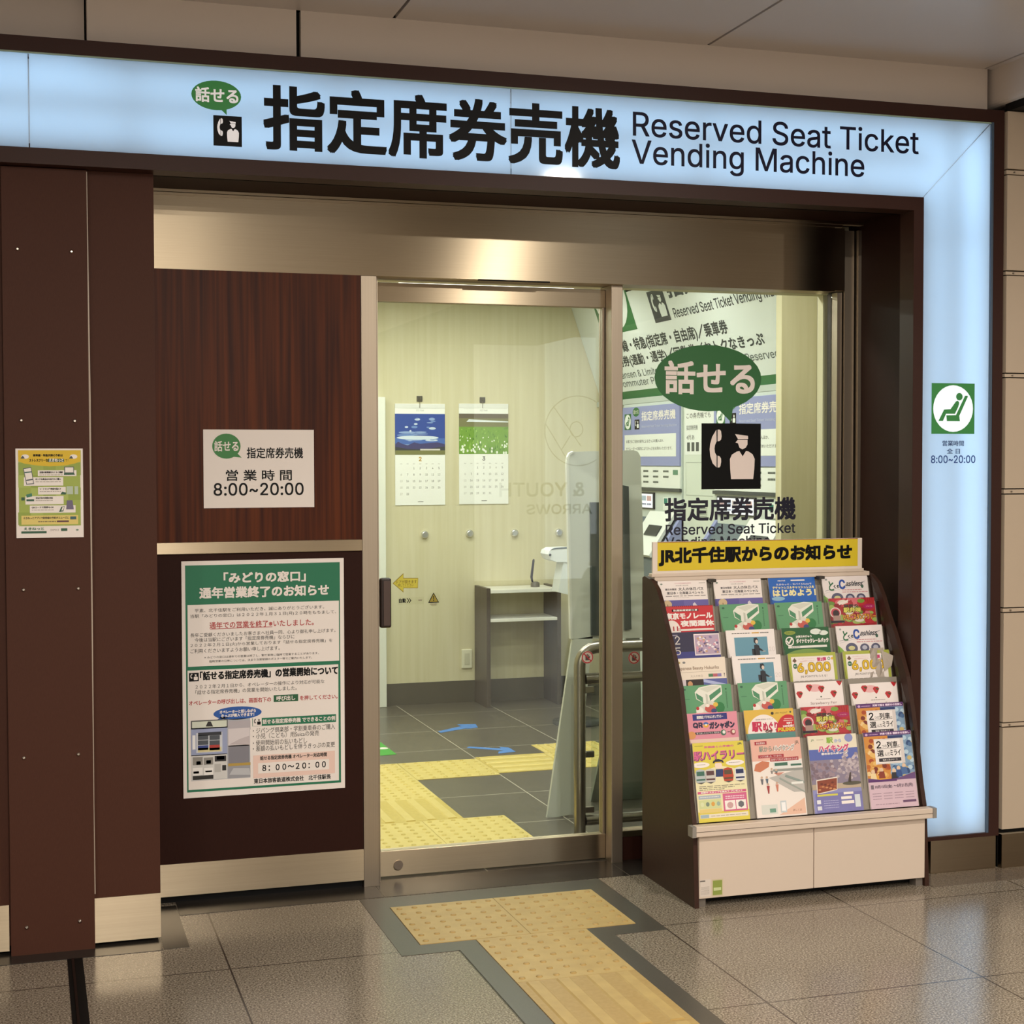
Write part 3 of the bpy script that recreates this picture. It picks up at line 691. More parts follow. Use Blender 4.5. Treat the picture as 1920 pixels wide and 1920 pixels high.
# decals on the window glass
GY = YD-.0205
def decal(name, Y, fn, label, cat):
    b = MB(); s = Sheet(b, (0, Y, 0), (1, 0, 0), (0, 0, 1)); s.z = (1140, 520, 3.84); fn(s); return tag(b.build(name), label, cat)
def d1(s):
    s.pell(343, 487, 1104, 965, GREEN, 1); s.ppoly([(795, 950), (900, 935), (884, 1042)], GREEN, 1.2)
    s.ptext('話せる', 412, 838, 1050, 838, 608, mat('f8ece6', .5), 3, .0036, None, 5)
decal('balloon_sticker', GY, d1, 'big green speech balloon sticker with pinkish lettering on the window glass', 'sticker')
def d2(s):
    a, c = s.uv(672, 1527), s.uv(1100, 1053); picto_phone(s, a[0], a[1], c[0], c[1], BLACK, mat('efdfd8', .5))
decal('pictogram_sticker', GY, d2, 'large black square telephone operator sticker on the window glass', 'sticker')
def d3(s):
    D = mat('17152a', .5)
    s.ptext('指定席券売機', 412, 1752, 1347, 1742, 1590, D, 1, .0028, None, 5)
    s.ptext('Reserved Seat Ticket', 416, 1852, 1347, 1842, 1778, D, 1, .0009, 'sans', 4)
    s.ptext('Vending Machine', 416, 1966, 1165, 1950, 1872, D, 1, .0009, 'sans', 4)
decal('window_lettering', GY, d3, 'dark Japanese and English lettering on the glass above the yellow rack banner', 'lettering')
DG = YD+.0175
def dst(name, fn, label, cat='sticker', Y=DG):
    b = MB(); s = Sheet(b, (0, Y, 0), (1, 0, 0), (0, 0, 1)); s.z = (690, 1000, 2.823); fn(s); return tag(b.build(name), label, cat)
def e1(s):
    Y_ = mat('d0c640', .5)
    s.ppoly([(130, 265), (188, 210), (188, 236), (266, 236), (264, 290), (188, 290), (188, 314)], mat('8e7a20', .5), 1)
    s.ppoly([(134, 265), (186, 217), (186, 239), (264, 239), (262, 287), (186, 287), (186, 307)], Y_, 2)
    s.ptext('ドアが開きます', 150, 268, 258, 265, 248, mat('6e5c18'), 3); s.ptext('押してください', 158, 284, 240, 281, 268, mat('6e5c18'), 3)
dst('arrow_sticker', e1, 'yellow arrow sticker on the door glass pointing at the pull handle')
def e2(s):
    s.pbox(160, 340, 296, 374, FILM, 1)
    s.ptext('自動', 164, 368, 200, 366, 346, INK, 2, .0006)
    for x in (206, 217): s.ppoly([(x-2, 344), (x+3, 344), (x+12, 355), (x+3, 368), (x-2, 368), (x+7, 355)], INK, 2)
    s.pbox(266, 351, 286, 356, mat('8a8068'), 2)
dst('automatic_sticker', e2, 'small pale automatic door sticker with black chevrons')
def e3(s):
    s.pell(314, 312, 382, 388, FILM, 1)
    s.ppoly([(347, 313), (376, 366), (318, 368)], INK, 2); s.ppoly([(347, 321), (370, 362), (325, 363)], mat('9a8a2a', .5), 3)
    s.ppoly([(344.5, 332), (349.5, 332), (348.5, 350), (345.5, 350)], INK, 4); s.pell(344.5, 352, 349.5, 358, INK, 4)
    s.pbox(328, 372, 366, 375, mat('8a8068'), 2); s.pbox(333, 378, 362, 381, mat('8a8068'), 2)
dst('warning_sticker', e3, 'yellow triangle exclamation warning sticker on the door glass')
def e4(cx, cy):
    def f(s):
        W = mat('b5aa9c', .5); R_ = mat('a3242c', .5)
        u, v = s.uv(cx, cy); s.ell(u, v, .0265, .0265, W, 1); s.ring(u, v, .0255, .0255, .0045, R_, 3)
        K = mat('4a403c', .5)
        for dx in (-.009, -.003, .003): s.rect(u+dx, v-.002, u+dx+.0045, v+.014-abs(dx+.003)*.5, K, 2)
        s.rect(u-.009, v-.013, u+.0075, v, K, 2); s.poly([(u+.006, v-.01), (u+.013, v+.002), (u+.0095, v+.005), (u+.005, v-.001)], K, 2)
        s.line((u-.018, v+.018), (u+.018, v-.018), .0045, R_, 4)
    return f
dst('hand_sticker', e4(1161, 656), 'round red do-not-touch sticker at the edge of the sliding door glass')
dst('hand_sticker', e4(1408, 658), 'round red do-not-touch sticker on the window glass by the leaflet rack', Y=GY)

# ================================================================== TACTILE PAVING
def tactile(x0, x1, y0, y1, kind, m, label, grp):
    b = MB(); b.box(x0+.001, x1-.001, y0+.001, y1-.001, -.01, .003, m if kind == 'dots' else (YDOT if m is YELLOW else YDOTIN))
    if kind == 'dots':
        for i in range(7):
            for j in range(7):
                x = x0+(x1-x0)*(i+.5)/7; y = y0+(y1-y0)*(j+.5)/7
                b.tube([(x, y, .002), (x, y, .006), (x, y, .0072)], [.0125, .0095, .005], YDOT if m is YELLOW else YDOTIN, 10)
    else:
        for i in range(4):
            w = (x1-x0) if kind == 'bars' else (y1-y0)
            c = (i+.5)/4*w
            if kind == 'bars': pr = [(x0+c-.026, .002), (x0+c+.026, .002), (x0+c+.019, .007), (x0+c-.019, .007)]; b.prism([(x, y0+.012, z) for x, z in pr], (0, y1-y0-.024, 0), m)
            else: pr = [(y0+c-.026, .002), (y0+c+.026, .002), (y0+c+.019, .007), (y0+c-.019, .007)]; b.prism([(x0+.012, y, z) for y, z in pr], (x1-x0-.024, 0, 0), m)
    return tag(b.build('tactile_tile'), label, 'paving tile', grp)
G1, G2 = 'tactile tiles outside the door', 'tactile tiles inside the ticket room'
tactile(1.278, 1.681, 5.134, 5.60, 'dots', YELLOW, 'yellow dotted paving tile outside the door below the lock cap', G1)
tactile(1.681, 2.082, 5.134, 5.60, 'dots', YELLOW, 'yellow dotted paving tile outside the door towards the leaflet rack', G1)
tactile(1.478, 1.889, 4.66, 5.132, 'dots', YELLOW, 'yellow dotted paving tile starting the stem of the T outside', G1)
tactile(1.478, 1.889, 4.19, 4.66, 'bars', YELLOW, 'yellow ribbed paving tile with long bars in the concourse floor', G1)
tactile(1.478, 1.889, 3.72, 4.19, 'bars', YELLOW, 'yellow ribbed paving tile nearest the camera, cut by the frame', G1)
for x0, x1, y0, y1, kd, lb in [(1.33, 1.73, 6.45, 6.905, 'dots', 'yellow dotted paving tile just inside the door beside the frame'),
    (1.73, 2.13, 6.45, 6.905, 'dots', 'yellow dotted paving tile just inside the door, farther from the handle'),
    (1.53, 1.932, 6.905, 7.365, 'bars', 'yellow ribbed paving tile running inward behind the door glass'),
    (1.53, 1.932, 7.365, 7.81, 'dots', 'yellow dotted paving tile between the inner ribbed tile and the inner crossing'),
    (1.53, 1.932, 7.81, 8.27, 'dots', 'yellow dotted paving tile at the corner of the inner path'),
    (1.932, 2.39, 7.81, 8.27, 'dots', 'yellow dotted paving tile in the inner path before the sideways ribbed tile'),
    (2.39, 2.80, 7.85, 8.31, 'cross', 'yellow paving tile with sideways bars beside the leaning board'),
    (2.80, 3.21, 7.85, 8.31, 'dots', 'yellow dotted paving tile half hidden by the leaning grey board'),
    (2.81, 3.21, 8.31, 8.57, 'dots', 'yellow dotted paving tile at the far end of the inner path')]:
    tactile(x0, x1, y0, y1, kd, YELLOWIN, lb, G2)
def floor_decal(name, pts, m, label, extra=None):
    b = MB(); b.prism([tuple(at_z(690+x/2.823, 1000+y/2.823, .0005)) for x, y in pts], (0, 0, .0008), m)
    if extra: extra(b)
    tag(b.build(name), label, 'floor sticker')
BL = mat('4f86cf', .5)
floor_decal('floor_arrow', [(370, 1049), (492, 1021), (472, 1012), (570, 1010), (582, 1028), (518, 1036), (540, 1029), (385, 1056)], BL, 'blue floor arrow pointing towards the small side table')
floor_decal('floor_arrow', [(522, 1136), (535, 1129), (705, 1139), (695, 1131), (745, 1134), (782, 1156), (690, 1166), (690, 1156), (715, 1150)], BL, 'blue floor arrow lying nearer the yellow inner path')
def gx(b):
    p = at_z(690+80/2.823, 1000+1138/2.823, .0015); b.tube([p, p+Vector((0, 0, .0004))], .03, WHITE, 16)
floor_decal('floor_sticker', [(-60, 1095), (64, 1104), (152, 1170), (64, 1177), (-60, 1182)], mat('46a63c', .5), 'bright green floor sticker cut by the door frame', gx)

# ================================================================== INSIDE THE ROOM
YBK = 10.26
def calendar(x0, x1, z0, z1, hook, art, month, mcol, label, hl):
    c = thing('calendar', ((x0+x1)/2, YBK-.004, z0), label, 'calendar', 'wall calendars')
    one('sheet', c, lambda b: b.box(x0, x1, YBK-.006, YBK-.001, z0, z1, mat('f2f1ea', .6)))
    W, H = x1-x0, z1-z0
    def pic(b):
        s = Sheet(b, (x0, YBK-.0065, z0), (1, 0, 0), (0, 0, 1), W, H); s.clip = True; art(s)
    one('picture', c, pic)
    def dates(b):
        s = Sheet(b, (x0, YBK-.0065, z0), (1, 0, 0), (0, 0, 1), W, H); G_ = mat('6a6862', .6); G3 = mat('b4b0a8', .6)
        s.text('2022 YEAR', .42, .925, .58, .942, G3, 1)
        s.text(month, .475, .435, .525, .475, mat(mcol, .6), 1, .001, 'sans')
        start = 2
        n = {'2': 28, '3': 31}[month]
        for d in range(1, n+1):
            k = d-1+start; cx, cy = .12+.126*(k % 7), .365-.064*(k//7)
            s.text(str(d), cx-.012*len(str(d)), cy-.010, cx+.012*len(str(d)), cy+.010, G3 if k % 7 == 0 else G_, 1, 0, 'sans', 2)
        for i in range(7): s.rect(.10+.126*i, .405, .14+.126*i, .409, G3, 1)
        s.rect(.45, .03, .56, .036, G_, 1)
    one('date_lettering', c, dates)
    one('binding', c, lambda b: b.box(x0, x1, YBK-.008, YBK-.006, z1-.03, z1-.002, mat('e4e3dc', .5)))
    hx, hz = hook
    hk = MB(); hk.box(hx-.02, hx+.02, YBK-.008, YBK, hz-.02, hz+.02, mat('6a655c', .3, .6), .003); hk.tube([(hx, YBK-.008, hz), (hx, YBK-.022, hz-.004), (hx, YBK-.022, hz+.008)], .003, STEELP, 8); hk.tube([(hx, YBK-.012, hz-.004), (hx, YBK-.009, z1-.03)], .002, STEELP, 6)
    tag(hk.build('wall_hook'), hl, 'hook', 'wall hooks')
def art1(s):
    r = random.Random(4)
    s.rect(0, .50, 1, .90, mat('2f4a9a', .5), 1); s.rect(0, .5, 1, .66, mat('4a6ab2', .5), 1.3); s.rect(0, .5, 1, .60, mat('87a0c8', .5), 1.6)
    for i in range(26):
        u, v = r.uniform(.2, .8), r.uniform(.62, .86); s.ell(u, v, r.uniform(.03, .13)*(1.4 if v < .72 else .6), r.uniform(.004, .014), mat(['c9d6e8', '8ea6d2', '6f8cc4'][i % 3], .5), 2+i*.02, 14)
    s.ell(.45, .665, .42, .02, mat('d3deea'), 2.6)
    s.poly([(0, .54), (0, .60), (.06, .625), (.14, .605), (.25, .59), (.38, .62), (.5, .605), (.7, .615), (.85, .62), (1, .60), (1, .54)], mat('43406e', .5), 3)
    s.poly([(0, .535), (0, .575), (.25, .555), (.6, .55), (.85, .57), (1, .58), (1, .535)], mat('3b3d42', .5), 3.3)
    s.rect(0, .497, 1, .54, mat('7b7a4a', .5), 3.6); s.rect(.5, .54, .9, .555, mat('d6cfc6', .5), 3.8)
def art2(s):
    r = random.Random(5)
    s.rect(0, .50, 1, .90, mat('77a03c', .5), 1); s.rect(0, .77, 1, .90, mat('7c7a52', .5), 2); s.rect(0, .855, 1, .90, mat('6a5f50', .5), 2.4)
    s.poly([(.15, .82), (.2, .845), (1, .825), (1, .815)], mat('dfe4e8', .5), 3)
    for i in range(110):
        u, v = r.uniform(0, 1), r.uniform(.5, .76); h_ = r.uniform(.02, .05)*(1.3-(v-.5)*3)
        s.poly([(u-.012, v), (u+.012, v), (u+r.uniform(-.02, .02), min(v+h_, .77))], mat(['5d8a2c', '86b24a', '4c7a2c', 'a4c860'][i % 4], .5), 2.5+i*.005)
    for i in range(46):
        v = r.uniform(.505, .68); s.ell(r.uniform(.02, .98), v, .014*(1.5-(v-.5)*5), .010*(1.5-(v-.5)*5), mat('f0f3e6', .5), 3.5+i*.003, 10)
calendar(2.392, 2.744, 1.373, 2.066, (2.566, 2.10), art1, '2', 'c49a3a', 'white wall calendar with a blue sky mountain picture', 'metal hook above the blue sky calendar')
calendar(2.844, 3.200, 1.375, 2.070, (3.014, 2.096), art2, '3', '5a5a58', 'white wall calendar with a picture of a green flower field', 'metal hook above the flower field calendar')
for i, (px_, py_) in enumerate([(796, 1002), (880, 1000), (964, 999), (1047, 998)]):
    p = at_y(px_, py_, YBK); b = MB()
    b.tube([(p.x, YBK, p.z), (p.x, YBK-.018, p.z), (p.x, YBK-.024, p.z)], [.026, .026, .018], mat('e4e4e6', .3, 1), 24)
    tag(b.build('wall_stud'), ['polished round wall stud farthest from the hand sanitiser, below the blue sky calendar', 'polished round wall stud below the gap between the calendars', 'polished round wall stud just past the flower field calendar', 'polished round wall stud right above the hand sanitiser dispenser'][i], 'wall stud', 'row of wall studs')
b = MB(); b.box(2.857, 2.932, YBK-.012, YBK, .235, .367, mat('e3dfc6', .4), .004); o = tag(b.build('wall_outlet'), 'cream wall socket plate low beside the side table', 'outlet')
ob = MB(); ob.box(2.876, 2.913, YBK-.0145, YBK-.012, .262, .340, mat('cdc9b0', .4), .001); ob.build('socket', o)

# side table
TW = mat('e9e6dc', .35); TD = m_wood('dark_table_board', '4a4038', '564b42', .4, (60, 60, 2))
t = thing('side_table', (3.22, 10.1, 0), 'dark side table with white top and middle shelf against the cream wall', 'table')
for x0, x1 in ((2.950, 2.977), (3.455, 3.482)): one('side_panel', t, lambda b: b.box(x0, x1, 9.95, 10.245, .0, .812, TD, .001))
one('table_top', t, lambda b: b.box(2.977, 3.455, 9.945, 10.245, .778, .802, TW, .002), 'white table top')
one('shelf', t, lambda b: b.box(2.977, 3.455, 9.95, 10.245, .582, .602, TW, .002), 'white shelf')
ps = thing('pen_stand', (3.34, 10.1, .802), 'small pen stand with a dark pen on the side table', 'pen stand')
one('base', ps, lambda b: b.tube([(3.345, 10.1, .802), (3.345, 10.1, .83), (3.345, 10.1, .838)], [.032, .030, .018], mat('6c6660', .4), 20))
one('pen', ps, lambda b: b.tube([(3.325, 10.1, .836), (3.318, 10.1, .87), (3.333, 10.1, .985), (3.335, 10.1, .995)], [.006, .009, .008, .003], mat('23243a', .35), 12), 'dark blue pen')

# hand sanitiser dispenser on its stand
sd = thing('sanitiser_stand', (3.42, 9.2, 0), 'white automatic hand sanitiser dispenser on a stand behind the grey board', 'dispenser')
hz = at_y(1050, 1040, 9.2)
def sdh(b):
    pr = [at_y(690+x/2.823, 1000+y/2.823, 9.12) for x, y in [(955, 112), (962, 92), (985, 80), (1060, 76), (1130, 80), (1130, 152), (1000, 152), (968, 140)]]
    b.prism(pr, (0, .16, 0), mat('e8ebee', .25))
one('head', sd, sdh)
one('sensor', sd, lambda b: b.tube([at_y(690+964/2.823, 1000+114/2.823, 9.118), at_y(690+964/2.823, 1000+114/2.823, 9.11)], .008, BLACK, 12), 'black sensor dot')
one('trim_line', sd, lambda b: b.prism([at_y(690+x/2.823, 1000+y/2.823, 9.117) for x, y in [(968, 88), (990, 77), (1060, 73), (1060, 80), (992, 84)]], (0, .01, 0), mat('4a5560', .4)), 'grey seam line')
one('tray', sd, lambda b: b.prism([at_y(690+x/2.823, 1000+y/2.823, 9.13) for x, y in [(1035, 152), (1130, 152), (1130, 322), (1060, 325), (1008, 312), (1010, 295)]], (0, .13, 0), mat('dfe3e4', .35)))
sx = at_y(690+1110/2.823, 1300, 9.2).x
one('pole', sd, lambda b: b.tube([(sx, 9.2, .02), (sx, 9.2, hz.z-.22)], .018, mat('3a3a3a', .4), 14), 'dark pole')
one('foot', sd, lambda b: b.tube([(sx, 9.2, 0), (sx, 9.2, .02), (sx, 9.2, .025)], [.16, .16, .03], mat('3a3a3a', .4), 28), 'dark round foot')

# leaning board stand, seen from behind
BG = mat('cfd1c8', .45, name='grey_board'); BG2 = mat('8a8d85', .45)
bs = thing('board_stand', (2.6, 6.8, 0), 'tall grey free-standing sign board seen from behind, inside the door', 'sign board')
def zz(x, y, Y): return at_y(690+x/2.823, 1000+y/2.823, Y)
def bsu(b):
    pts = [at_y(x, y, 6.8) for x, y in [(1064, 868), (1065, 857), (1069, 850), (1076, 847), (1188, 844), (1196, 847), (1201, 856), (1206, 1010), (1210, 1196), (1071, 1198)]]
    b.prism(pts, (0, .018, 0), BG)
one('top_board', bs, bsu)
one('edge_strip', bs, lambda b: b.prism([at_y(x, y, 6.797) for x, y in [(1062.5, 868), (1064, 857), (1068, 849), (1075, 846), (1077, 848), (1070, 852), (1067, 858), (1066.5, 870), (1073.5, 1198), (1070, 1198)]], (0, .024, 0), mat('dcdcd4', .4)), 'pale edge strip')
one('leg_board', bs, lambda b: b.prism([(zz(1082, 562, 6.8)), (zz(1190, 545, 6.8)), (zz(1090, 1485, 6.8)), (zz(947, 1513, 6.8))], (0, .02, 0), BG))
one('leg_board', bs, lambda b: b.prism([Vector((2.74, 6.86, .86)), Vector((2.80, 6.86, .86)), Vector((2.90, 7.05, .0)), Vector((2.62, 7.05, .0))], (0, .02, 0), BG2))
one('dark_strip', bs, lambda b: b.prism([at_y(x, y, 6.78) for x, y in [(1169, 910), (1179, 912), (1184, 1180), (1172, 1182)]], (0, .018, 0), mat('3c4444', .4)), 'dark post')  # solid strip standing in for the post's reflected double
one('dark_strip', bs, lambda b: b.prism([at_y(x, y, 6.78) for x, y in [(1108, 942), (1130, 942), (1130, 1192), (1110, 1192)]], (0, .018, 0), mat('3c4444', .4)), 'dark post')

# stainless guard rail
gr = thing('guard_rail', (2.345, 6.45, 0), 'satin stainless pipe guard rail standing behind the door post', 'rail')
one('post', gr, lambda b: b.tube([(2.345, 6.45, 0), (2.345, 6.45, .76)]+[(2.345+.08-.08*math.cos(a), 6.45, .76+.08*math.sin(a)) for a in (.3, .6, .9, 1.2, 1.57)]+[(3.3, 6.45, .84)], .027, STEELP, 20))
one('post', gr, lambda b: b.tube([(3.3, 6.45, 0), (3.3, 6.45, .84)], .027, STEELP, 20))
one('rail', gr, lambda b: b.tube([(2.37, 6.45, .70), (3.28, 6.45, .70)], .024, STEELP, 18))
one('rail', gr, lambda b: b.tube([(2.37, 6.45, .062), (3.28, 6.45, .062)], .024, STEELP, 18))
one('infill_panel', gr, lambda b: b.box(2.40, 3.26, 6.447, 6.453, .10, .67, GLASS), 'clear glass infill')
for z in (.65, .36, .11):
    k = one('clamp', gr, lambda b: b.box(2.368, 2.412, 6.44, 6.46, z-.014, z+.014, STEELP, .003))
# ticket machines on the right wall
MX = 3.9
def wall_sheet(b, X): return Sheet(b, (X, 10.26, 0), (0, -1, 0), (0, 0, 1))
LAV = mat('8f95c4', .45); MCH = mat('c9d2cc', .4); MWH = mat('e6e9e4', .45)
def machine(y0, y1, label, px0):
    t = thing('ticket_machine', (3.8, (y0+y1)/2, 0), label, 'ticket machine', 'ticket machines')
    one('cabinet', t, lambda b: b.box(3.86, 3.899, y1, y0, .1, 2.05, MCH))
    one('header_panel', t, lambda b: b.box(3.848, 3.861, y1+.01, y0-.01, 1.64, 2.03, LAV, .002), 'lavender header panel')
    def txt(b):
        s = Sheet(b, (3.8475, y0, 0), (0, -1, 0), (0, 0, 1), y0-y1, 1)
        picto_seat(s, .05, 1.88, .17, 1.985, GREEN, MWH); s.ell(.26, 1.995, .06, .03, GREEN, 1); s.text('話せる', .215, 1.982, .305, 2.008, WHITE, 2)
        picto_phone(s, .235, 1.88, .32, 1.945, INK, MWH)
        s.text('指定席券売機', .36, 1.935, .93, 1.995, WHITE, 1, .0012); s.text('Reserved Seat Ticket Vending Machine', .36, 1.885, .95, 1.905, mat('c6c9e2'), 1, 0, 'sans')
        s.rect(.05, 1.70, .94, 1.845, MWH, 1)
        s.text('お客さまご自身の操作によるきっぷの購入ほか、', .08, 1.79, .74, 1.812, INK, 2); s.text('オペレーターの案内によりきっぷをお求めいただけます。', .08, 1.742, .88, 1.764, INK, 2)
    one('header_lettering', t, txt, 'white and black header lettering')
    def info(b):
        b.box(3.852, 3.862, y1+.01, y0-.01, 1.50, 1.635, MWH)
        s = Sheet(b, (3.8515, y0, 0), (0, -1, 0), (0, 0, 1), y0-y1, 1)
        s.text('新幹線', .2, 1.585, .31, 1.615, INK, 1)
        for i in range(3):
            for j in range(3-(i == 2)): s.blur(.38+.17*i, 1.60-.035*j, .47+.17*i, 1.612-.035*j, mat('5f655f'), 1, i*3+j)
        s.rect(.88, 1.585, .96, 1.615, mat('5f8a70'), 1)
    one('info_strip', t, info, 'white route information strip')
    one('dark_ledge', t, lambda b: b.box(3.845, 3.862, y1, y0, 1.478, 1.497, mat('3b4143', .4)), 'dark ledge')
    sc = one('screen', t, lambda b: b.box(3.848, 3.861, y1+.42, y0-.05, 1.36, 1.468, mat('1d1f28', .3), .003), 'black framed screen')
    def pan(b):
        b.box(3.8465, 3.8482, y1+.435, y0-.065, 1.368, 1.458, m_screen)
        s = Sheet(b, (3.8463, y0-.065, 1.368), (0, -1, 0), (0, 0, 1), y0-y1-.5, .09)
        for i in range(5): s.rect(.04+.19*i, .5, .2+.19*i, .86, mat(['c9a8b4', 'aab4d8', 'd0c4cc', 'b4c4dc', 'd8b0b4'][i]), 1); s.blur(.04+.19*i, .2, .2+.19*i, .32, mat('7a80a0'), 1, i)
    q = MB(); pan(q); q.build('display', sc)
    one('card_reader_sign', t, lambda b: (b.box(3.85, 3.861, y1+.12, y1+.27, 1.36, 1.44, MWH), b.box(3.848, 3.851, y1+.20, y1+.25, 1.40, 1.435, mat('2c7a6c'))), 'small white card sticker')
    # desk: sloping console with lavender cheeks
    pr = [(3.88, 1.34), (3.70, 1.05), (3.70, .85), (3.88, .8)]
    for y in (y0-.04, y1): one('cheek', t, lambda b: b.prism([(x-.012*(i in (1, 2)), y, z+.015) for i, (x, z) in enumerate(pr)], (0, .04, 0), LAV), 'lavender cheek')
    one('console', t, lambda b: b.prism([(x, y1+.04, z) for x, z in pr], (0, y0-y1-.08, 0), mat('5f6d78', .35)), 'blue grey sloping console')
    one('coin_unit', t, lambda b: b.prism([(3.862, y1+.08, 1.335), (3.69, y1+.08, 1.07), (3.675, y1+.08, 1.085), (3.85, y1+.08, 1.35)], (0, .40, 0), MWH), 'white coin and ticket unit')
    one('coin_slot', t, lambda b: b.prism([(3.79, y1+.14, 1.262), (3.75, y1+.14, 1.20), (3.744, y1+.14, 1.204), (3.784, y1+.14, 1.266)], (0, .2, 0), mat('2a3036', .4)), 'dark slot')
    one('lower_cabinet', t, lambda b: b.box(3.72, 3.88, y1, y0, 0, .85, MCH))
    return t
m_screen = m_emit('lit_display', (.78, .8, .95, 1), .55)
machine(9.74, 8.77, 'lavender topped ticket machine farther back, beside the grey board', 1180)
machine(8.29, 7.32, 'lavender topped ticket machine nearest the window, partly behind the black sticker', 1352)
ip = thing('machine_panel', (3.88, 8.53, 0), 'pale infill panel with printed notices between the two ticket machines', 'panel')
one('body', ip, lambda b: b.box(3.87, 3.899, 8.295, 8.765, 0, 2.05, mat('d3dace', .5)))
def ipt(b):
    s = Sheet(b, (3.8695, 8.765, 0), (0, -1, 0), (0, 0, 1), .47, 1)
    s.rect(.05, 1.71, .95, 1.99, MWH, 1); s.text('この券売機でも', .1, 1.93, .85, 1.965, INK, 2); s.text('指定席券売機', .1, 1.86, .45, 1.89, INK, 2); s.text('4月あ', .1, 1.80, .35, 1.83, INK, 2)
    for i in range(3): s.rect(.12+.14*i, 1.73, .21+.14*i, 1.785, mat('4a4f4c'), 2)
    for k in range(6): s.rect(.45, 1.395-.012*k, .75, 1.400-.012*k, mat('7f857e'), 1)
    for a, c, d, e in ((.08, 1.66, .92, 1.664), (.08, 1.46, .92, 1.464), (.08, 1.46, .085, 1.664)): s.rect(a, c, d, e, mat('a9b0a6'), 1)
one('notices', ip, ipt, 'printed notices and vent lines')

# big fascia sign over the machines, tilted forward
FB = Vector((3.895, 10.255, 2.09)); FV = Vector((-.326, 0, .946)).normalized(); FU = Vector((0, -1, 0)); FN = FU.cross(FV)
fs = thing('fascia_sign', (3.8, 8.9, 2.09), 'white and green overhead ticket sign tilted above the machines', 'sign')
FLEN = 10.255-7.07
def fsb(b):
    P = [FB, FB+FV*.70, FB+FV*.70-FN*.05, Vector((3.898, 10.255, 2.09))]
    b.prism(P, FU*FLEN, mat('dde3df', .35))
one('panel', fs, fsb)
def fss(b): return Sheet(b, FB, FU, FV, 1, 1, .0004)
def fst(b):
    s = fss(b)
    s.rect(0, .0, FLEN, .055, GREEN, 1)
    s.z = (1140, 520, 3.84)
    D = mat('33383a', .5); G_ = mat('5d6563', .5)
    a = s.uv(290, 105); c = s.uv(458, 300); vb = s.uv(400, 318)[1]
    u0, u1 = s.uv(276, 112)[0], s.uv(390, 90)[0]
    picto_phone(s, u0, vb, u1, vb+.20, D, mat('dde3df', .4))
    q = s.uv(213, 372); picto_seat(s, q[0]-.62, q[1], q[0], q[1]+.52, GREEN, mat('e4e8e4', .4))
    s.ptext('Reserved Seat Ticket Vending Machine', 488, 306, 1345, 130, 212, D, 1, .001, 'sans', 3)
    s.ptext('指定席券売機', 430, 120, 1250, -30, 0, D, 1, .006)
    s.ptext('新幹線・特急(指定席・自由席)／乗車券', 40, 568, 875, 412, 468, D, 1, .0025)
    s.ptext('定期券(通勤・通学)／回数券／おトクなきっぷ', 40, 668, 1138, 498, 580, D, 1, .0022)
    s.ptext('Shinkansen & Limited Express (Reserved & Non-Reserved', 20, 762, 1240, 580, 700, G_, 1, .0006, 'sans', 2)
    s.ptext('Commuter Pass / Multi-ride Ticket', 90, 812, 900, 690, 756, G_, 1, .0006, 'sans', 2)
one('lettering', fs, fst, 'dark printed lettering, pictograms and green band')
one('bottom_trim', fs, lambda b: b.box(3.86, 3.899, 7.07, 10.255, 2.052, 2.088, mat('b9c2bc', .4)), 'pale lower trim')

# ================================================================== LEAFLET RACK
RX0, RX1 = 2.362, 3.367
rk = thing('leaflet_rack', (2.866, 5.5, 0), 'brown sided leaflet rack with yellow banner and white cupboard base', 'rack')
SIDE = [(5.755, .0), (5.757, 1.205), (5.735, 1.212), (5.663, 1.2), (5.609, 1.168), (5.571, 1.119), (5.524, 1.04), (5.482, .982), (5.436, .904), (5.385, .809), (5.345, .672), (5.309, .516), (5.285, .399), (5.262, .318), (5.24, .0)]
RB = m_wood('rack_brown_board', '36211a', '3d271d', .45, (200, 200, 40), .25)
for x in (RX0, RX1-.018): one('side_panel', rk, lambda b: b.prism([(x, y, z) for y, z in SIDE], (.018, 0, 0), RB), 'dark brown curved side panel')
RW = mat('d6c4b3', .45, name='rack_white_board')
XI0, XI1 = RX0+.018, RX1-.018
XM = 2.861
d = one('cupboard_door', rk, lambda b: b.box(XI0+.001, XM-.0015, 5.243, 5.262, .034, .268, RW, .0015), 'white cupboard door')
def stk(b):
    s = Sheet(b, (0, 5.2425, 0), (1, 0, 0), (0, 0, 1)); s.z = (1180, 1480, 3.2)
    s.pbox(425, 545, 488, 640, mat('d9cdc2'), 1)
    for i in range(7): a, c = s.uv(430, 588+7*i), s.uv(480, 585+7*i); s.blur(a[0], a[1], c[0], c[1], mat('8a8078'), 2, i)
    s.pbox(424, 549, 455, 554, mat('6a625c'), 2); s.pbox(496, 541, 562, 636, mat('cdbf9c'), 1); s.pbox(501, 548, 556, 630, mat('8c9a48'), 2); s.pbox(505, 590, 550, 604, mat('c9d09a'), 3)
q = MB(); stk(q); q.build('sticker', d)['label'] = 'small worn printed stickers'
one('cupboard_door', rk, lambda b: b.box(XM+.0015, XI1-.001, 5.243, 5.262, .034, .268, RW, .0015), 'white cupboard door')
one('cupboard_body', rk, lambda b: (b.box(XI0, XI1, 5.302, 5.75, .006, .262, BLACK),))
for x in (XI0+.003, XI1-.033): one('foot', rk, lambda b: b.box(x, x+.03, 5.255, 5.30, 0, .034, mat('6a625a', .5)))
for x in (XI0+.02, XI1-.06): one('foot', rk, lambda b: b.box(x, x+.04, 5.68, 5.73, 0, .05, mat('8a8078', .5)))
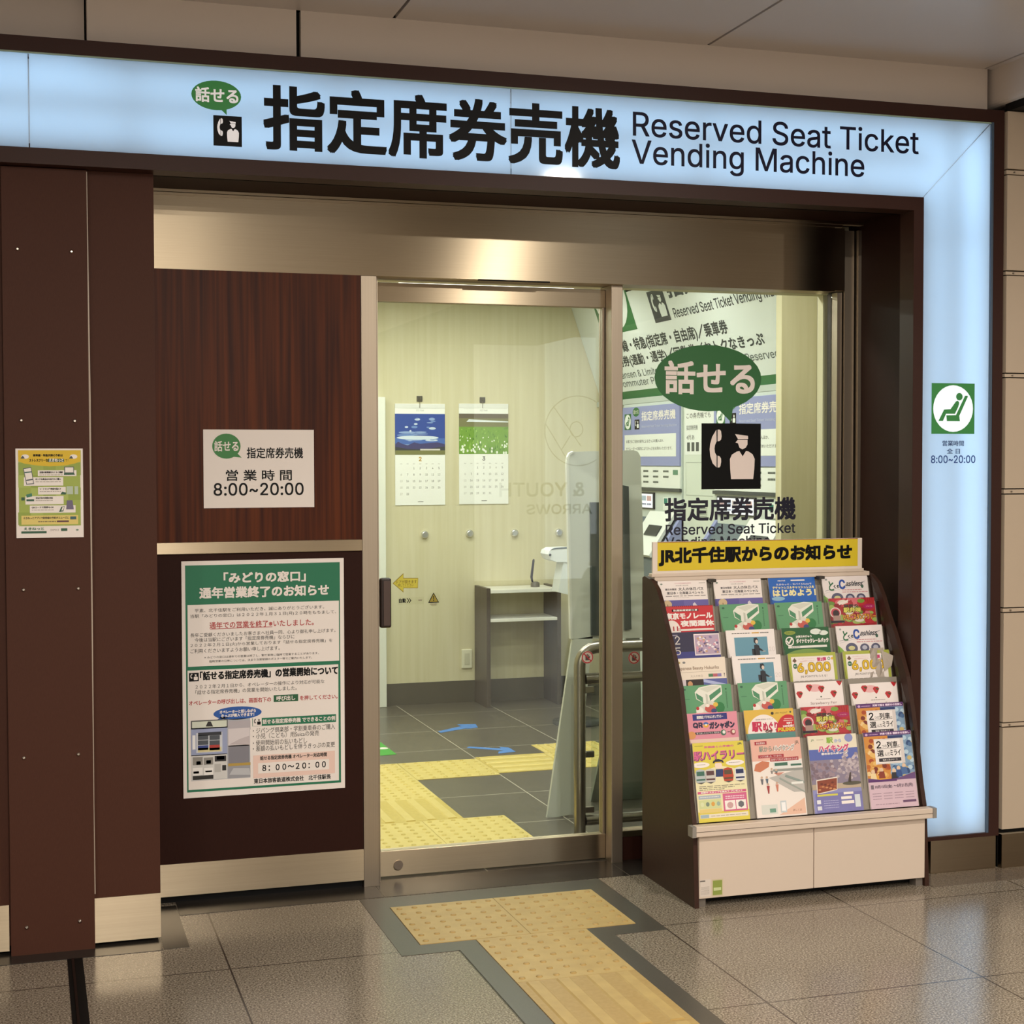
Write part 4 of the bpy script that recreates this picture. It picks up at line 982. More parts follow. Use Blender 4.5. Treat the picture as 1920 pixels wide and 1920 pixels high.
one('ledge', rk, lambda b: (b.box(RX0-.002, RX1+.004, 5.222, 5.262, .272, .312, RW, .003), b.box(RX0-.001, RX1+.003, 5.2205, 5.225, .291, .2925, mat('6a5d52')), b.box(XI0, XI1, 5.262, 5.75, .268, .30, RW)), 'white front ledge')
for x0, x1 in ((RX0-.018, RX0-.002), (RX1+.004, RX1+.02)): one('end_cap', rk, lambda b: b.box(x0, x1, 5.221, 5.263, .272, .312, mat('8d8780', .4)), 'grey end cap')
TH = math.atan(.065/.29); ST, CT = math.sin(TH), math.cos(TH)
LV = Vector((0, ST, CT)); LN = Vector((0, -CT, ST)); LH = .297
tops = [(5.338, .603), (5.395, .707), (5.449, .806), (5.502, .905), (5.558, 1.001), (5.616, 1.099), (5.676, 1.195)]
for k, (ty, tz) in enumerate(tops):
    p = Vector((0, ty, tz))-LV*LH
    def tier(b):
        o = p-LN*.012
        q = [o, o+LV*(LH-.004), o+LV*(LH-.004)-LN*.004, o-LN*.004]
        b.prism([(XI0, v.y, v.z) for v in q], (XI1-XI0, 0, 0), mat('8f877c', .4))
        if k: q = [p+LN*.014-LV*.001, p-LN*.014-LV*.001, p-LN*.014-LV*.004, p+LN*.014-LV*.004]; b.prism([(XI0, v.y, v.z) for v in q], (XI1-XI0, 0, 0), mat('a59c90', .4))
    one('pocket_tier', rk, tier)
CX = [2.394, 2.636, 2.881, 3.126]; LW = .212
for x in (2.382, 2.622, 2.866, 3.110, 3.350):
    def dv(b):
        pts = [(5.30, .315)]+[(ty-.030, tz-.03) for ty, tz in tops]+[(5.69, 1.205), (5.72, 1.18), (5.40, .315)]
        b.prism([(x-.0015, y, z) for y, z in pts], (.003, 0, 0), ACRYL)
        for i in range(len(pts)-4):
            pass
    one('divider', rk, dv, 'clear acrylic divider')
one('back_panel', rk, lambda b: b.prism([(XI0, 5.74, .27), (XI0, 5.752, .27), (XI0, 5.752, 1.2), (XI0, 5.74, 1.2)], (XI1-XI0, 0, 0), RW))
one('top_rail', rk, lambda b: (b.box(XI0, XI1, 5.672, 5.745, 1.195, 1.213, RW, .002), b.box(2.366, 3.32, 5.668, 5.70, 1.212, 1.226, RW, .002)), 'white top rail')
for x in (2.622, 3.110): one('hinge_cap', rk, lambda b: b.box(x-.012, x+.012, 5.64, 5.68, 1.188, 1.2, mat('3a342e', .4)), 'dark cap')
bn = one('banner', rk, lambda b: b.box(2.372, 3.313, 5.672, 5.684, 1.224, 1.352, mat('e4d6c9', .5), .001), 'yellow banner board with black lettering')
def bnt(b):
    s = Sheet(b, (0, 5.6715, 0), (1, 0, 0), (0, 0, 1))
    s.rect(2.392, 1.236, 3.292, 1.349, mat('dcc22a', .5), 1); s.rect(2.392, 1.349, 3.292, 1.3515, mat('8a2a20'), 1)
    s.text('JR北千住駅からのお知らせ', 2.400, 1.258, 3.262, 1.326, BLACK, 2, .0034, None, 4)
q = MB(); bnt(q); q.build('banner_face', bn)['label'] = 'yellow face lettered in bold black Japanese'

# leaflets ------------------------------------------------------------
def h_(c): return mat(c, .4)
def art_pass(s):
    W = h_('efe4de'); s.rect(0, 0, 1, 1, W, 1)
    s.ell(.07, .955, .025, .012, h_('7c8a7c'), 2, 12); s.text('大人の休日倶楽部会員限定', .34, .955, .68, .97, h_('c98a96'), 2, 0, None, 2); s.blur(.84, .955, .97, .97, h_('c4bcb4'), 2, 1)
    s.text('2022年 2022年', .36, .925, .62, .94, h_('7a7270'), 2, 0, None, 2)
    s.text('東日本限定', .14, .868, .37, .895, h_('5a5456'), 2, .0003); s.text('大人の休日パス', .41, .862, .92, .905, h_('4a4448'), 2, .0003); s.text('東日本・北海道スペシャル', .17, .812, .92, .85, h_('4a4448'), 2, .0003)
    s.blur(.14, .785, .96, .795, h_('8a8280'), 2, 2); s.blur(.3, .765, .62, .77, h_('b8b0ac'), 2, 3)
    s.rect(0, .3, 1, .735, h_('5d549a'), 2); s.rect(.5, .3, 1, .735, h_('6a60a4'), 2.2); s.ell(.16, .68, .09, .055, h_('cfb48c'), 3, 20); s.rect(.152, .60, .168, .68, h_('8a6a4a'), 3.5)
    s.poly([(.68, .62), (.68, .68), (.72, .70), (.76, .66), (.80, .62)], h_('d9d0d8'), 3)
def art_mono(s):
    R_ = h_('c4242c'); s.rect(0, 0, 1, 1, R_, 1)
    for i in range(24): s.rect(i/24, .99, i/24+.02, 1, h_('5a1a20'), 2)
    s.rect(.16, .925, .70, .955, BLACK, 2); s.text('軌道設備更新工事', .19, .928, .68, .952, WHITE, 3, .0003)
    s.text('東京モノレール', .03, .825, .97, .905, WHITE, 2, .0014); s.text('夜間運休', .32, .725, .99, .80, WHITE, 2, .0014)
    s.ell(.14, .66, .17, .15, h_('efe2da'), 2, 30); s.text('11', .16, .67, .25, .725, h_('b02a30'), 3, .0008); s.text('日', .26, .67, .30, .70, h_('b02a30'), 3); s.rect(.3, .665, .98, .69, h_('eadfd6'), 2)
def art_navy(s):
    s.rect(0, 0, 1, 1, h_('2b2644'), 1); s.rect(0, .55, 1, .74, h_('3b3a80'), 1.4)
    s.rect(.48, .685, 1.0, .97, h_('efe2e2'), 2); s.rect(.50, .70, .985, .955, h_('b9a2b8'), 3)
    r = random.Random(8)
    for i in range(60): s.ell(r.uniform(.53, .95), r.uniform(.72, .93), .025, .014, h_(['e7d7df', '8a7aa0', 'd79aa8', '6a5a80', 'f0e8ea', 'c9a07a'][i % 6]), 4+i*.01, 10)
    s.text('2', .10, .84, .2, .95, h_('d8cfc8'), 2, 0, 'sans'); s.text('5', .08, .70, .2, .80, h_('d8cfc8'), 2, 0, 'sans'); s.blur(.02, .955, .16, .97, h_('aaa0b0'), 2, 3)
def art_hokuriku(s):
    s.rect(0, 0, 1, 1, h_('eadccb'), 1); s.ell(.07, .945, .03, .015, h_('b9a060'), 2, 12); s.ell(.17, .945, .03, .015, h_('7a7a7a'), 2, 12)
    s.text('Japanese Beauty Hokuriku', .04, .835, .86, .89, h_('9c8470'), 2, .0003); s.rect(.04, .815, .93, .818, h_('a89480'), 2)
    s.text('大人の休日', .28, .745, .52, .78, h_('a89a8c'), 2); s.rect(.64, .745, .90, .785, h_('8a7ab0'), 2); s.rect(.64, .745, .73, .785, h_('4a7a54'), 2.2); s.rect(.73, .745, .82, .785, h_('b8606a'), 2.2); s.text('!', .95, .745, .97, .79, h_('4a4040'), 2)
    s.rect(.18, .3, .53, .72, h_('2e221e'), 2); s.ell(.26, .66, .05, .04, h_('c9966a'), 3, 14); s.rect(.53, .3, 1, .72, h_('5a62a0'), 2); s.poly([(.53, .68), (1, .6), (1, .64), (.53, .72)], h_('b0b8dc'), 3); s.rect(0, .3, .18, .72, h_('d6c8cc'), 2)
def art_train(s):
    G_ = h_('5f9a6e'); s.rect(0, 0, 1, 1, G_, 1)
    s.ell(.07, .95, .03, .014, h_('35604a'), 2, 12); s.rect(.05, .82, .16, .826, h_('3c7050'), 2)
    WH, DG_ = h_('e6e4d8'), h_('4d8a64')
    s.poly([(.27, .91), (.36, .97), (.62, 1.0), (.81, .985), (.81, .87), (.52, .73), (.29, .82)], WH, 2)                    # carriage
    s.poly([(.29, .90), (.42, .84), (.42, .77), (.30, .83)], DG_, 3); s.poly([(.55, .86), (.79, .96), (.79, .90), (.56, .79)], DG_, 3)
    s.poly([(.36, .955), (.6, .985), (.78, .975), (.52, .90)], h_('d3d3c4'), 2.6); s.poly([(.48, .885), (.52, .87), (.52, .74), (.48, .76)], h_('c4c4b6'), 3.2)
    s.poly([(.25, .62), (.31, .56), (.78, .62), (.84, .72), (.55, .80), (.30, .71)], h_('d9d6c8'), 2.2)                       # lunch box
    s.ell(.34, .67, .075, .045, h_('efe8dc'), 4, 18); s.ell(.30, .70, .03, .022, h_('b5302c'), 5, 14); s.ell(.55, .69, .11, .05, h_('c65a50'), 4, 18); s.ell(.66, .74, .05, .03, h_('e0b848'), 5, 14)
    s.ell(.74, .70, .10, .07, h_('2f7a44'), 3.6, 20); s.ell(.62, .66, .06, .03, h_('3a4a7a'), 5, 14); s.ell(.42, .62, .06, .03, h_('e8d8b8'), 5, 14); s.ell(.50, .73, .04, .022, h_('efe4d8'), 5.4, 12)
    for k in range(14): s.rect(.885, .90-.016*k, .905, .908-.016*k, h_('2c5a3e'), 2)
    s.ell(.895, .935, .015, .01, h_('1f4a30'), 2, 12)
def art_qr(s):
    s.rect(0, 0, 1, 1, h_('dd8f9f'), 1); s.rect(.12, .905, .80, .985, h_('2c2f7a'), 2); s.text('期間限定 デジタルスタンプラリー', .2, .925, .72, .965, WHITE, 3, .0003)
    s.text('QR', .12, .81, .30, .875, h_('2a2440'), 2, .0016, 'sans'); s.ell(.37, .845, .055, .036, h_('e0a83c'), 2, 18); s.ell(.37, .85, .055, .03, h_('3a6ab0'), 2.3, 18, 0, math.pi); s.ell(.37, .845, .02, .012, WHITE, 3, 12)
    s.text('ガシャポン', .44, .79, .93, .875, h_('2a2440'), 2, .0016)
    s.rect(.14, .725, .64, .755, h_('2a2430'), 2); s.text('駅で楽しむカプセル 発売中', .17, .729, .62, .751, WHITE, 3)
    s.ell(.07, .72, .085, .05, h_('d9965a'), 3, 16); s.ell(.70, .735, .055, .038, h_('46705a'), 3, 18); s.ell(.71, .74, .03, .022, h_('e8e4de'), 4, 14); s.rect(.78, .735, .83, .745, h_('2a2430'), 3); s.ell(.89, .735, .055, .038, h_('9a4a50'), 3, 18); s.ell(.9, .74, .03, .022, h_('e8d8c4'), 4, 14)
    s.rect(0, .3, 1, .665, h_('e8c8b8'), 2)
    for i, c in enumerate(('b08aa8', 'c4a27c', '9a8ab8')): s.rect(.02+.34*i, .40, .33+.34*i, .62, h_(c), 3); s.rect(.06+.34*i, .46, .16+.34*i, .58, h_('d8c0b0'), 4)
def art_rally(s):
    s.rect(0, 0, 1, 1, h_('dccb4c'), 1); s.poly([(0, .13), (1, .13), (1, .62), (.5, .70), (0, .62)], h_('e8dfb4'), 1.5)
    s.blur(.04, .955, .2, .965, h_('9a9040'), 2, 4); s.text('京葉線と山手線の', .22, .93, .80, .955, h_('d06a8a'), 2, .0004); s.text('JR', .88, .945, .97, .975, h_('4a5040'), 2, .0003)
    s.text('駅ハイラリー', .01, .775, .99, .885, h_('8a4a70'), 2, .0022); s.text('駅ハイラリー', .0, .782, .98, .892, h_('e06a9a'), 3.5, .0004)
    s.ell(.13, .72, .17, .035, WHITE, 3, 20); s.ell(.80, .725, .18, .035, WHITE, 3, 20); s.blur(.05, .72, .22, .727, h_('a89c90'), 4, 5); s.blur(.68, .725, .9, .732, h_('a89c90'), 4, 6)
    s.ell(.47, .705, .07, .045, h_('efd8c8'), 4, 20); s.poly([(.36, .735), (.38, .765), (.47, .785), (.56, .765), (.58, .735)], h_('23223a'), 5); s.rect(.40, .735, .54, .748, h_('d9b83c'), 6)
    s.poly([(.41, .655), (.55, .655), (.58, .56), (.40, .56)], h_('2c3a6a'), 4)
    for i, (c, d_) in enumerate([('b4bcbc', '3f6a5a'), ('c9c4be', '5a3a3a'), ('b8452c', '5c4a34'), ('dcdcda', '25305a')]):
        x = [.0, .19, .54, .77][i]; w = .21
        s.poly([(x, .56), (x+.02, .655), (x+w/2, .672), (x+w-.02, .655), (x+w, .56), (x+w-.02, .50), (x+.02, .50)], h_(c), 5); s.rect(x+.03, .585, x+w-.03, .64, h_(d_), 6)
        s.rect(x+.02, .525, x+w-.02, .545, h_(d_), 6); s.poly([(x+.03, .50), (x+w-.03, .50), (x+w/2, .48)], h_('55504c'), 5)
    for i in range(3): s.blur(.06, .445-.022*i, .95-.2*i, .452-.022*i, h_('6a6058'), 3, 20+i)
    s.rect(.02, .355, .97, .385, h_('cf5a84'), 3); s.text('期間中 スタンプを集めて プレゼント', .08, .361, .9, .38, WHITE, 4, .0003)
    s.rect(.03, .29, .46, .335, h_('a9b4c0'), 3); s.blur(.06, .31, .42, .318, WHITE, 4, 7); s.rect(.03, .17, .46, .28, h_('cfd49a'), 3)
    for i, c in enumerate(('d8dcb0', '7a8a7a', 'd9a04a', '9ab0a0')): s.ell(.09+.105*i, .225, .035, .028, h_(c), 4, 14)
    s.rect(.5, .12, .97, .345, h_('d0648c'), 3); s.rect(.53, .14, .735, .255, WHITE, 4); s.rect(.75, .14, .945, .255, WHITE, 4); s.blur(.55, .30, .92, .312, h_('efd4dc'), 4, 8); s.blur(.55, .275, .92, .287, h_('efd4dc'), 4, 9)
    s.ell(.63, .195, .06, .04, h_('c9a0a0'), 5, 16); s.poly([(.79, .18), (.845, .155), (.90, .18), (.90, .22), (.845, .243), (.79, .22)], h_('6a6a70'), 5)
    s.rect(.03, .115, .46, .165, h_('e0c87c'), 3); s.rect(.03, .05, .97, .10, h_('e6dcc8'), 3); s.rect(.04, .055, .2, .095, h_('9fb4bc'), 4); s.blur(.24, .07, .94, .078, h_('a89c90'), 4, 10)
def art_person(s):
    s.rect(0, 0, 1, 1, h_('efe6e2'), 1); s.blur(.12, .948, .50, .96, h_('6a6460'), 2, 11); s.rect(.53, .948, .68, .962, h_('c99a2c'), 2); s.blur(.7, .948, .88, .96, h_('6a6460'), 2, 12)
    s.rect(.16, .3, .84, .90, h_('6797ab'), 2)
    K = h_('24262e'); s.ell(.60, .845, .045, .038, K, 3, 20); s.ell(.615, .835, .028, .026, h_('d9c4b4'), 4, 16); s.poly([(.555, .85), (.56, .885), (.62, .89), (.65, .86), (.6, .865)], K, 5)
    s.poly([(.555, .79), (.61, .80), (.66, .78), (.665, .69), (.67, .60), (.54, .60), (.55, .70)], K, 3); s.poly([(.65, .76), (.74, .715), (.74, .70), (.65, .72)], K, 3); s.rect(.505, .66, .57, .74, K, 3); s.rect(.72, .70, .78, .708, h_('c9b8ac'), 4)
    s.text('20', .86, .70, .98, .76, h_('d9ccc8'), 2, 0, 'sans')
def art_meguri(s):
    s.rect(0, 0, 1, 1, h_('dcb44a'), 1); s.ell(.57, .945, .03, .02, h_('3a3428'), 2, 14); s.text('JRE POINT', .62, .935, .88, .955, h_('6a5a30'), 2, 0, 'sans'); s.ell(.94, .95, .02, .012, h_('4a5a40'), 2, 12)
    s.ell(.38, .70, .33, .235, h_('efe4de'), 2, 40); s.text('首都圏 駅探訪 スタンプ', .22, .865, .58, .88, h_('4a4440'), 3)
    s.text('駅', .14, .72, .33, .84, h_('c2264e'), 3, .0016); s.text('めぐり', .36, .72, .66, .83, h_('c2264e'), 3, .0012); s.text('de', .40, .70, .53, .745, h_('5a2a20'), 4, .0006)
    s.ell(.88, .66, .27, .26, h_('c22a30'), 2.6, 40); s.text('抽選で', .84, .795, .95, .82, WHITE, 4, .0004); s.text('2,000名様に', .76, .755, .99, .785, WHITE, 4, .0004); s.text('P3,000', .66, .70, .99, .748, h_('dcc22c'), 4, .0012, 'sans'); s.blur(.80, .86, .96, .87, h_('f0c8c4'), 4, 13); s.blur(.78, .835, .98, .845, h_('f0c8c4'), 4, 14)
    s.rect(0, .2, 1, .695, h_('5a8a84'), 4.5)
def art_hike(s):
    s.rect(0, 0, 1, 1, h_('ece2da'), 1); s.rect(0, .72, 1, 1, h_('e3b0a0'), 2)
    s.rect(.08, .925, .32, .97, h_('a8303c'), 3); s.text('参加費無料', .11, .932, .29, .962, WHITE, 4); s.text('駅からハイキング', .16, .835, .86, .905, h_('6a8a80'), 3, .0003); s.text('ハイキング', .46, .835, .87, .915, WHITE, 4, .0016); s.text('ハイキング', .46, .842, .87, .908, h_('3a3434'), 5); s.text('JR', .88, .90, .97, .955, h_('3c4a3c'), 3)
    s.rect(.13, .755, .64, .795, h_('a8303c'), 3); s.text('いつでも楽しめ、すぐ歩ける、', .16, .762, .61, .788, WHITE, 4); s.rect(.36, .705, .93, .75, h_('a8303c'), 3); s.text('日帰りで行ける春のおさんぽ', .38, .712, .91, .742, WHITE, 4)
    s.poly([(.02, .60), (.06, .68), (.2, .72), (.34, .70), (.32, .64), (.14, .58)], h_('c87a5a'), 3)
    s.poly([(.3, .50), (1, .60), (1, .30), (.78, .30)], h_('b8b4ae'), 2.5); s.rect(.42, .61, .98, .70, h_('e0e0dc'), 3); s.rect(.44, .645, .70, .685, h_('3f6a58'), 4); s.rect(.76, .635, .98, .66, h_('3f6a58'), 4); s.rect(.40, .575, 1, .605, h_('8f928c'), 3.4)
    s.poly([(.4, .56), (.62, .56), (.5, .52)], h_('c98a78'), 4); s.poly([(.62, .50), (1, .40), (1, .43), (.64, .53)], h_('8a9690'), 4); s.poly([(.5, .48), (1, .28), (1, .30), (.52, .50)], h_('9aa098'), 4); s.rect(.74, .40, .98, .43, h_('e8e8e2'), 5)
    for x, y, hh, c in [(.16, .42, .09, '6a6a70'), (.26, .43, .08, '5a6a7a'), (.27, .30, .12, 'a03a3a'), (.45, .32, .11, 'c9806a'), (.37, .55, .06, '8a8480'), (.46, .545, .05, '6a7a80')]:
        s.ell(x, y+hh, .022, .016, h_('c9a890'), 4, 12); s.poly([(x-.03, y+hh-.02), (x+.03, y+hh-.02), (x+.02, y+hh*.4), (x+.012, y), (x-.012, y), (x-.02, y+hh*.4)], h_(c), 4)
    s.rect(.1, .04, .42, .16, h_('d4d6ce'), 3); s.rect(.26, .06, .38, .11, h_('6f9a86'), 4); s.rect(.48, .05, .6, .20, h_('c4ccd0'), 3); s.rect(.5, .07, .58, .18, h_('f0f0f0'), 4); s.poly([(.44, .02), (.98, .02), (.98, .22)], h_('e4bba4'), 2.6); s.text('詳しくは', .72, .055, .9, .085, h_('8a5a4a'), 3)
def art_start(s):
    s.rect(0, 0, 1, 1, h_('2161b8'), 1); s.text('チケットレス', .2, .95, .36, .965, WHITE, 2, .0006); s.rect(.48, .95, .78, .968, WHITE, 2)
    s.text('えきねっと・モバイルSuicaで', .16, .895, .92, .918, WHITE, 2, .0002); s.text('チケットレス＆キャッシュレスを', .08, .845, .97, .88, h_('e8dca0'), 2, .0005); s.text('はじめよう！', .08, .745, .99, .83, h_('efe3a8'), 2, .0016)
    s.ell(.18, .71, .14, .03, h_('8fb8d0'), 2, 20)
def art_dynamic(s):
    s.rect(0, 0, 1, 1, h_('1f5a30'), 1); s.ell(.17, .935, .12, .028, h_('8a9a3c'), 2, 20); s.text('えきねっと', .09, .925, .25, .945, h_('33501f'), 3); s.ell(.72, .94, .12, .04, h_('dfe4da'), 2, 20); s.ell(.88, .92, .10, .032, h_('dfe4da'), 2, 20)
    s.ring(.15, .82, .09, .065, .022, WHITE, 2, 16); s.line((.09, .83), (.13, .79), .006, WHITE, 3); s.line((.13, .79), (.21, .87), .006, WHITE, 3)
    s.text('JR東日本びゅう', .29, .86, .62, .895, WHITE, 2, .0004); s.text('ダイナミックレールパック', .29, .79, .97, .85, WHITE, 2, .0008); s.rect(.11, .725, .93, .755, h_('e6e2da'), 2); s.blur(.18, .735, .36, .747, h_('8a8a80'), 3, 15); s.ell(.5, .55, .55, .16, h_('7a9a4a'), 2.2, 40)
def art_6000(s, cover=False):
    s.rect(0, 0, 1, 1, h_('a9b046'), 1); s.rect(.06, .05, .94, .955, h_('ece2dc'), 2)
    s.poly([(.08, .90), (.13, .94), (.17, .90), (.13, .875)], h_('6a4a34'), 3); s.text('エキナカポイントキャンペーン', .2, .915, .55, .932, h_('d88a94'), 3); s.text('Season2!Wキャンペーン', .24, .885, .54, .903, h_('c86a80'), 3); s.text('第2弾', .6, .885, .79, .935, h_('c2306a'), 3, .0006)
    s.ring(.85, .915, .03, .022, .012, h_('3f8a6a'), 3, 14); s.ell(.92, .915, .025, .018, h_('e0b040'), 3, 14)
    s.ell(.13, .83, .045, .035, h_('2f6a4a'), 3, 16); s.text('最大', .10, .82, .16, .84, WHITE, 4)
    s.text('6,000', .18, .725, .86, .865, h_('8a6a14'), 3, .0028, 'sans'); s.text('6,000', .18, .725, .86, .865, h_('ddb522'), 4, .0012, 'sans')
    s.text('JRE POINTがもらえる！', .22, .665, .78, .705, h_('4a4444'), 3)
    for i in range(3): s.blur(.1, .62-.03*i, .88, .63-.03*i, h_('9a908c'), 3, 16+i)
    s.ell(.2, .56, .02, .015, h_('3a3434'), 4, 12); s.rect(.62, .555, .85, .575, h_('c05a84'), 4)
def art_berry(s):
    s.rect(0, 0, 1, 1, h_('eee3df'), 1); s.ell(.42, .92, .16, .05, h_('e4b0b0'), 1.6, 20)
    for x, y in [(.09, .84), (.30, .925), (.55, .90), (.80, .83), (.94, .985)]:
        s.poly([(x-.07, y+.02), (x-.04, y+.045), (x+.04, y+.045), (x+.07, y+.02), (x+.03, y-.03), (x, y-.05), (x-.03, y-.03)], h_('b8262c'), 2); s.poly([(x-.02, y+.03), (x+.06, y+.02), (x+.03, y-.005)], h_('3a4a2a'), 3)
    s.ell(.53, .80, .015, .01, h_('2a4a2a'), 2, 10); s.blur(.42, .765, .72, .772, h_('8a7a74'), 2, 20); s.text('Strawberry Fair', .3, .69, .85, .735, h_('8a6a6a'), 2)
def art_collage(s):
    s.rect(0, 0, 1, 1, h_('a32a30'), 1); r = random.Random(9)
    for i in range(70): s.ell(r.uniform(0, 1), r.uniform(.66, 1.0), r.uniform(.04, .12), r.uniform(.02, .05), h_(['b8323a', '6a8a3c', 'e0d4c4', '8a2028', '9ab05a', 'd06a70'][i % 6]), 2+i*.02, 14)
    for i in range(4): s.poly([(.80+.05*i, .99), (.84+.05*i, .995), (.86+.045*i, .82), (.82+.045*i, .82)], h_('b02a2c'), 4)
    s.ell(.70, .955, .08, .03, h_('7a9a3c'), 4, 18); s.poly([(.2, .93), (.42, .975), (.42, .95), (.22, .905)], h_('e8dcd4'), 4.2); s.poly([(.25, .90), (.46, .94), (.46, .92), (.27, .88)], h_('c23a44'), 4.3)
    s.ell(.86, .875, .13, .035, h_('a82058'), 4.5, 20); s.text('いちごの', .8, .868, .93, .884, h_('f0d0d8'), 5)
    s.text('関東の', .32, .875, .62, .91, h_('40302a'), 5, .0006); s.text('駅弁味', .30, .80, .68, .865, h_('5a5a20'), 5, .0022); s.text('駅弁味', .30, .80, .68, .865, h_('d8d060'), 6, .0008)
    s.text('いちごスタンプラリー', .28, .70, .99, .775, h_('7a2020'), 5, .002); s.text('いちごスタンプラリー', .28, .70, .99, .775, h_('e0a840'), 6, .0007)
    s.ell(.12, .80, .12, .075, h_('e0c4c0'), 4.4, 24); s.ell(.12, .80, .095, .06, h_('c24a54'), 4.8, 24); s.ell(.13, .79, .07, .05, h_('3a2a2c'), 5.2, 20); s.rect(.06, .68, .22, .76, h_('a88a80'), 5.4); s.rect(.0, .66, .3, .69, h_('2c2030'), 5.6)
def art_cashless(s):
    s.rect(0, 0, 1, 1, h_('e9dfdc'), 1); s.ell(.09, .955, .025, .014, h_('9aa09a'), 2, 12)
    s.text('と', .14, .80, .24, .93, h_('2c6a44'), 2, .001); s.text('くそ', .245, .835, .36, .875, h_('2c3a36'), 2, .0008); s.text('C', .37, .82, .49, .945, h_('1f4aa0'), 2, .0016, 'sans'); s.text('ashless', .50, .86, .86, .925, h_('2c3038'), 2, .0005, 'sans', 3, .12)
    s.line((.05, .795), (.95, .92), .0012, h_('4a5a6a'), 2); s.line((.05, .765), (.93, .905), .0008, h_('9aa0a8'), 2); s.ell(.87, .85, .03, .025, h_('4a6a5a'), 2, 14)
    s.blur(.42, .80, .85, .808, h_('c0606a'), 2, 21); s.blur(.42, .77, .98, .778, h_('c0606a'), 2, 22)
    s.poly([(.0, .74), (.08, .70), (.2, .60), (0, .55)], h_('86b04a'), 2)
    for x, w in [(.3, .13), (.58, .1), (.82, .1)]:
        s.ell(x, .69, w, .075 if w > .11 else .06, h_('5a5a72'), 2, 24); s.ell(x, .695, w*.55, .03, h_('cfc890' if w > .11 else 'b8b8c4'), 3, 18)
def art_sakura(s):
    s.rect(0, 0, 1, 1, h_('8f8fc0'), 1); s.rect(0, .32, 1, .8, h_('8a7f92'), 1.5); s.rect(0, .68, 1, .82, h_('5a68ae'), 1.8); s.rect(0, .82, 1, 1, h_('e6dcc4'), 2)
    r = random.Random(12)
    for i in range(90): s.ell(r.gauss(.80, .14), r.gauss(.56, .09), .035, .02, h_(['a89aa2', 'b8aab0', '9a8c96', 'c4b6ba'][i % 4]), 2.2+i*.01, 10)
    for i in range(50): s.ell(r.uniform(0, .5), r.uniform(.40, .66), .04, .024, h_(['84707c', '9a8690', '7a6874'][i % 3]), 2.2+i*.01, 10)
    s.poly([(.74, .38), (.79, .50), (.82, .50), (.80, .36)], h_('4a3c38'), 3.4); s.rect(.0, .30, 1, .37, h_('b8a690'), 3.2); s.ell(.82, .36, .2, .025, h_('5a5648'), 3.4, 20)
    s.text('JR', .06, .925, .13, .955, h_('4a7a4a'), 3); s.blur(.18, .94, .32, .948, h_('b4a894'), 3, 30); s.text('駅', .38, .895, .51, .965, h_('8ab040'), 3, .001); s.text('から', .54, .90, .68, .94, h_('9aa8d4'), 3, .0006); s.ell(.84, .95, .085, .055, h_('8a90c4'), 3, 20)
    s.text('ハイキング', .2, .785, .82, .87, WHITE, 4, .003); s.text('ハイキング', .2, .785, .82, .87, h_('cf4a78'), 6, .0012); s.text('春のおさんぽコース', .25, .745, .78, .772, WHITE, 4, .0006)
    s.poly([(.08, .24), (.5, .285), (.53, .455), (.09, .43)], h_('e8dcd0'), 4); s.poly([(.095, .255), (.49, .295), (.515, .44), (.105, .415)], h_('8a4430'), 5)
    for i in range(14): s.ell(.14+.025*i, .30+.012*(i % 4)+.05*((i*7) % 3)/2, .03, .012, h_(['c98a5a', 'a85a3a', '6a3024'][i % 3]), 6, 10)
    s.rect(.05, .0, 1, .25, h_('7b78b0'), 4.2); s.rect(.08, .215, .5, .24, h_('cfc85a'), 5); s.rect(.62, .22, .82, .25, WHITE, 5); s.rect(.56, .16, .78, .195, WHITE, 5); s.rect(.56, .10, .82, .14, WHITE, 5); s.rect(.84, .05, .95, .21, h_('d4dae0'), 5); s.rect(.06, .04, .15, .09, h_('d8d8e0'), 5); s.rect(.06, .12, .14, .17, h_('e4e4ea'), 5)
    for i in range(4): s.blur(.2, .06+.03*i, .5, .066+.03*i, h_('c4c2e0'), 5, 31+i)
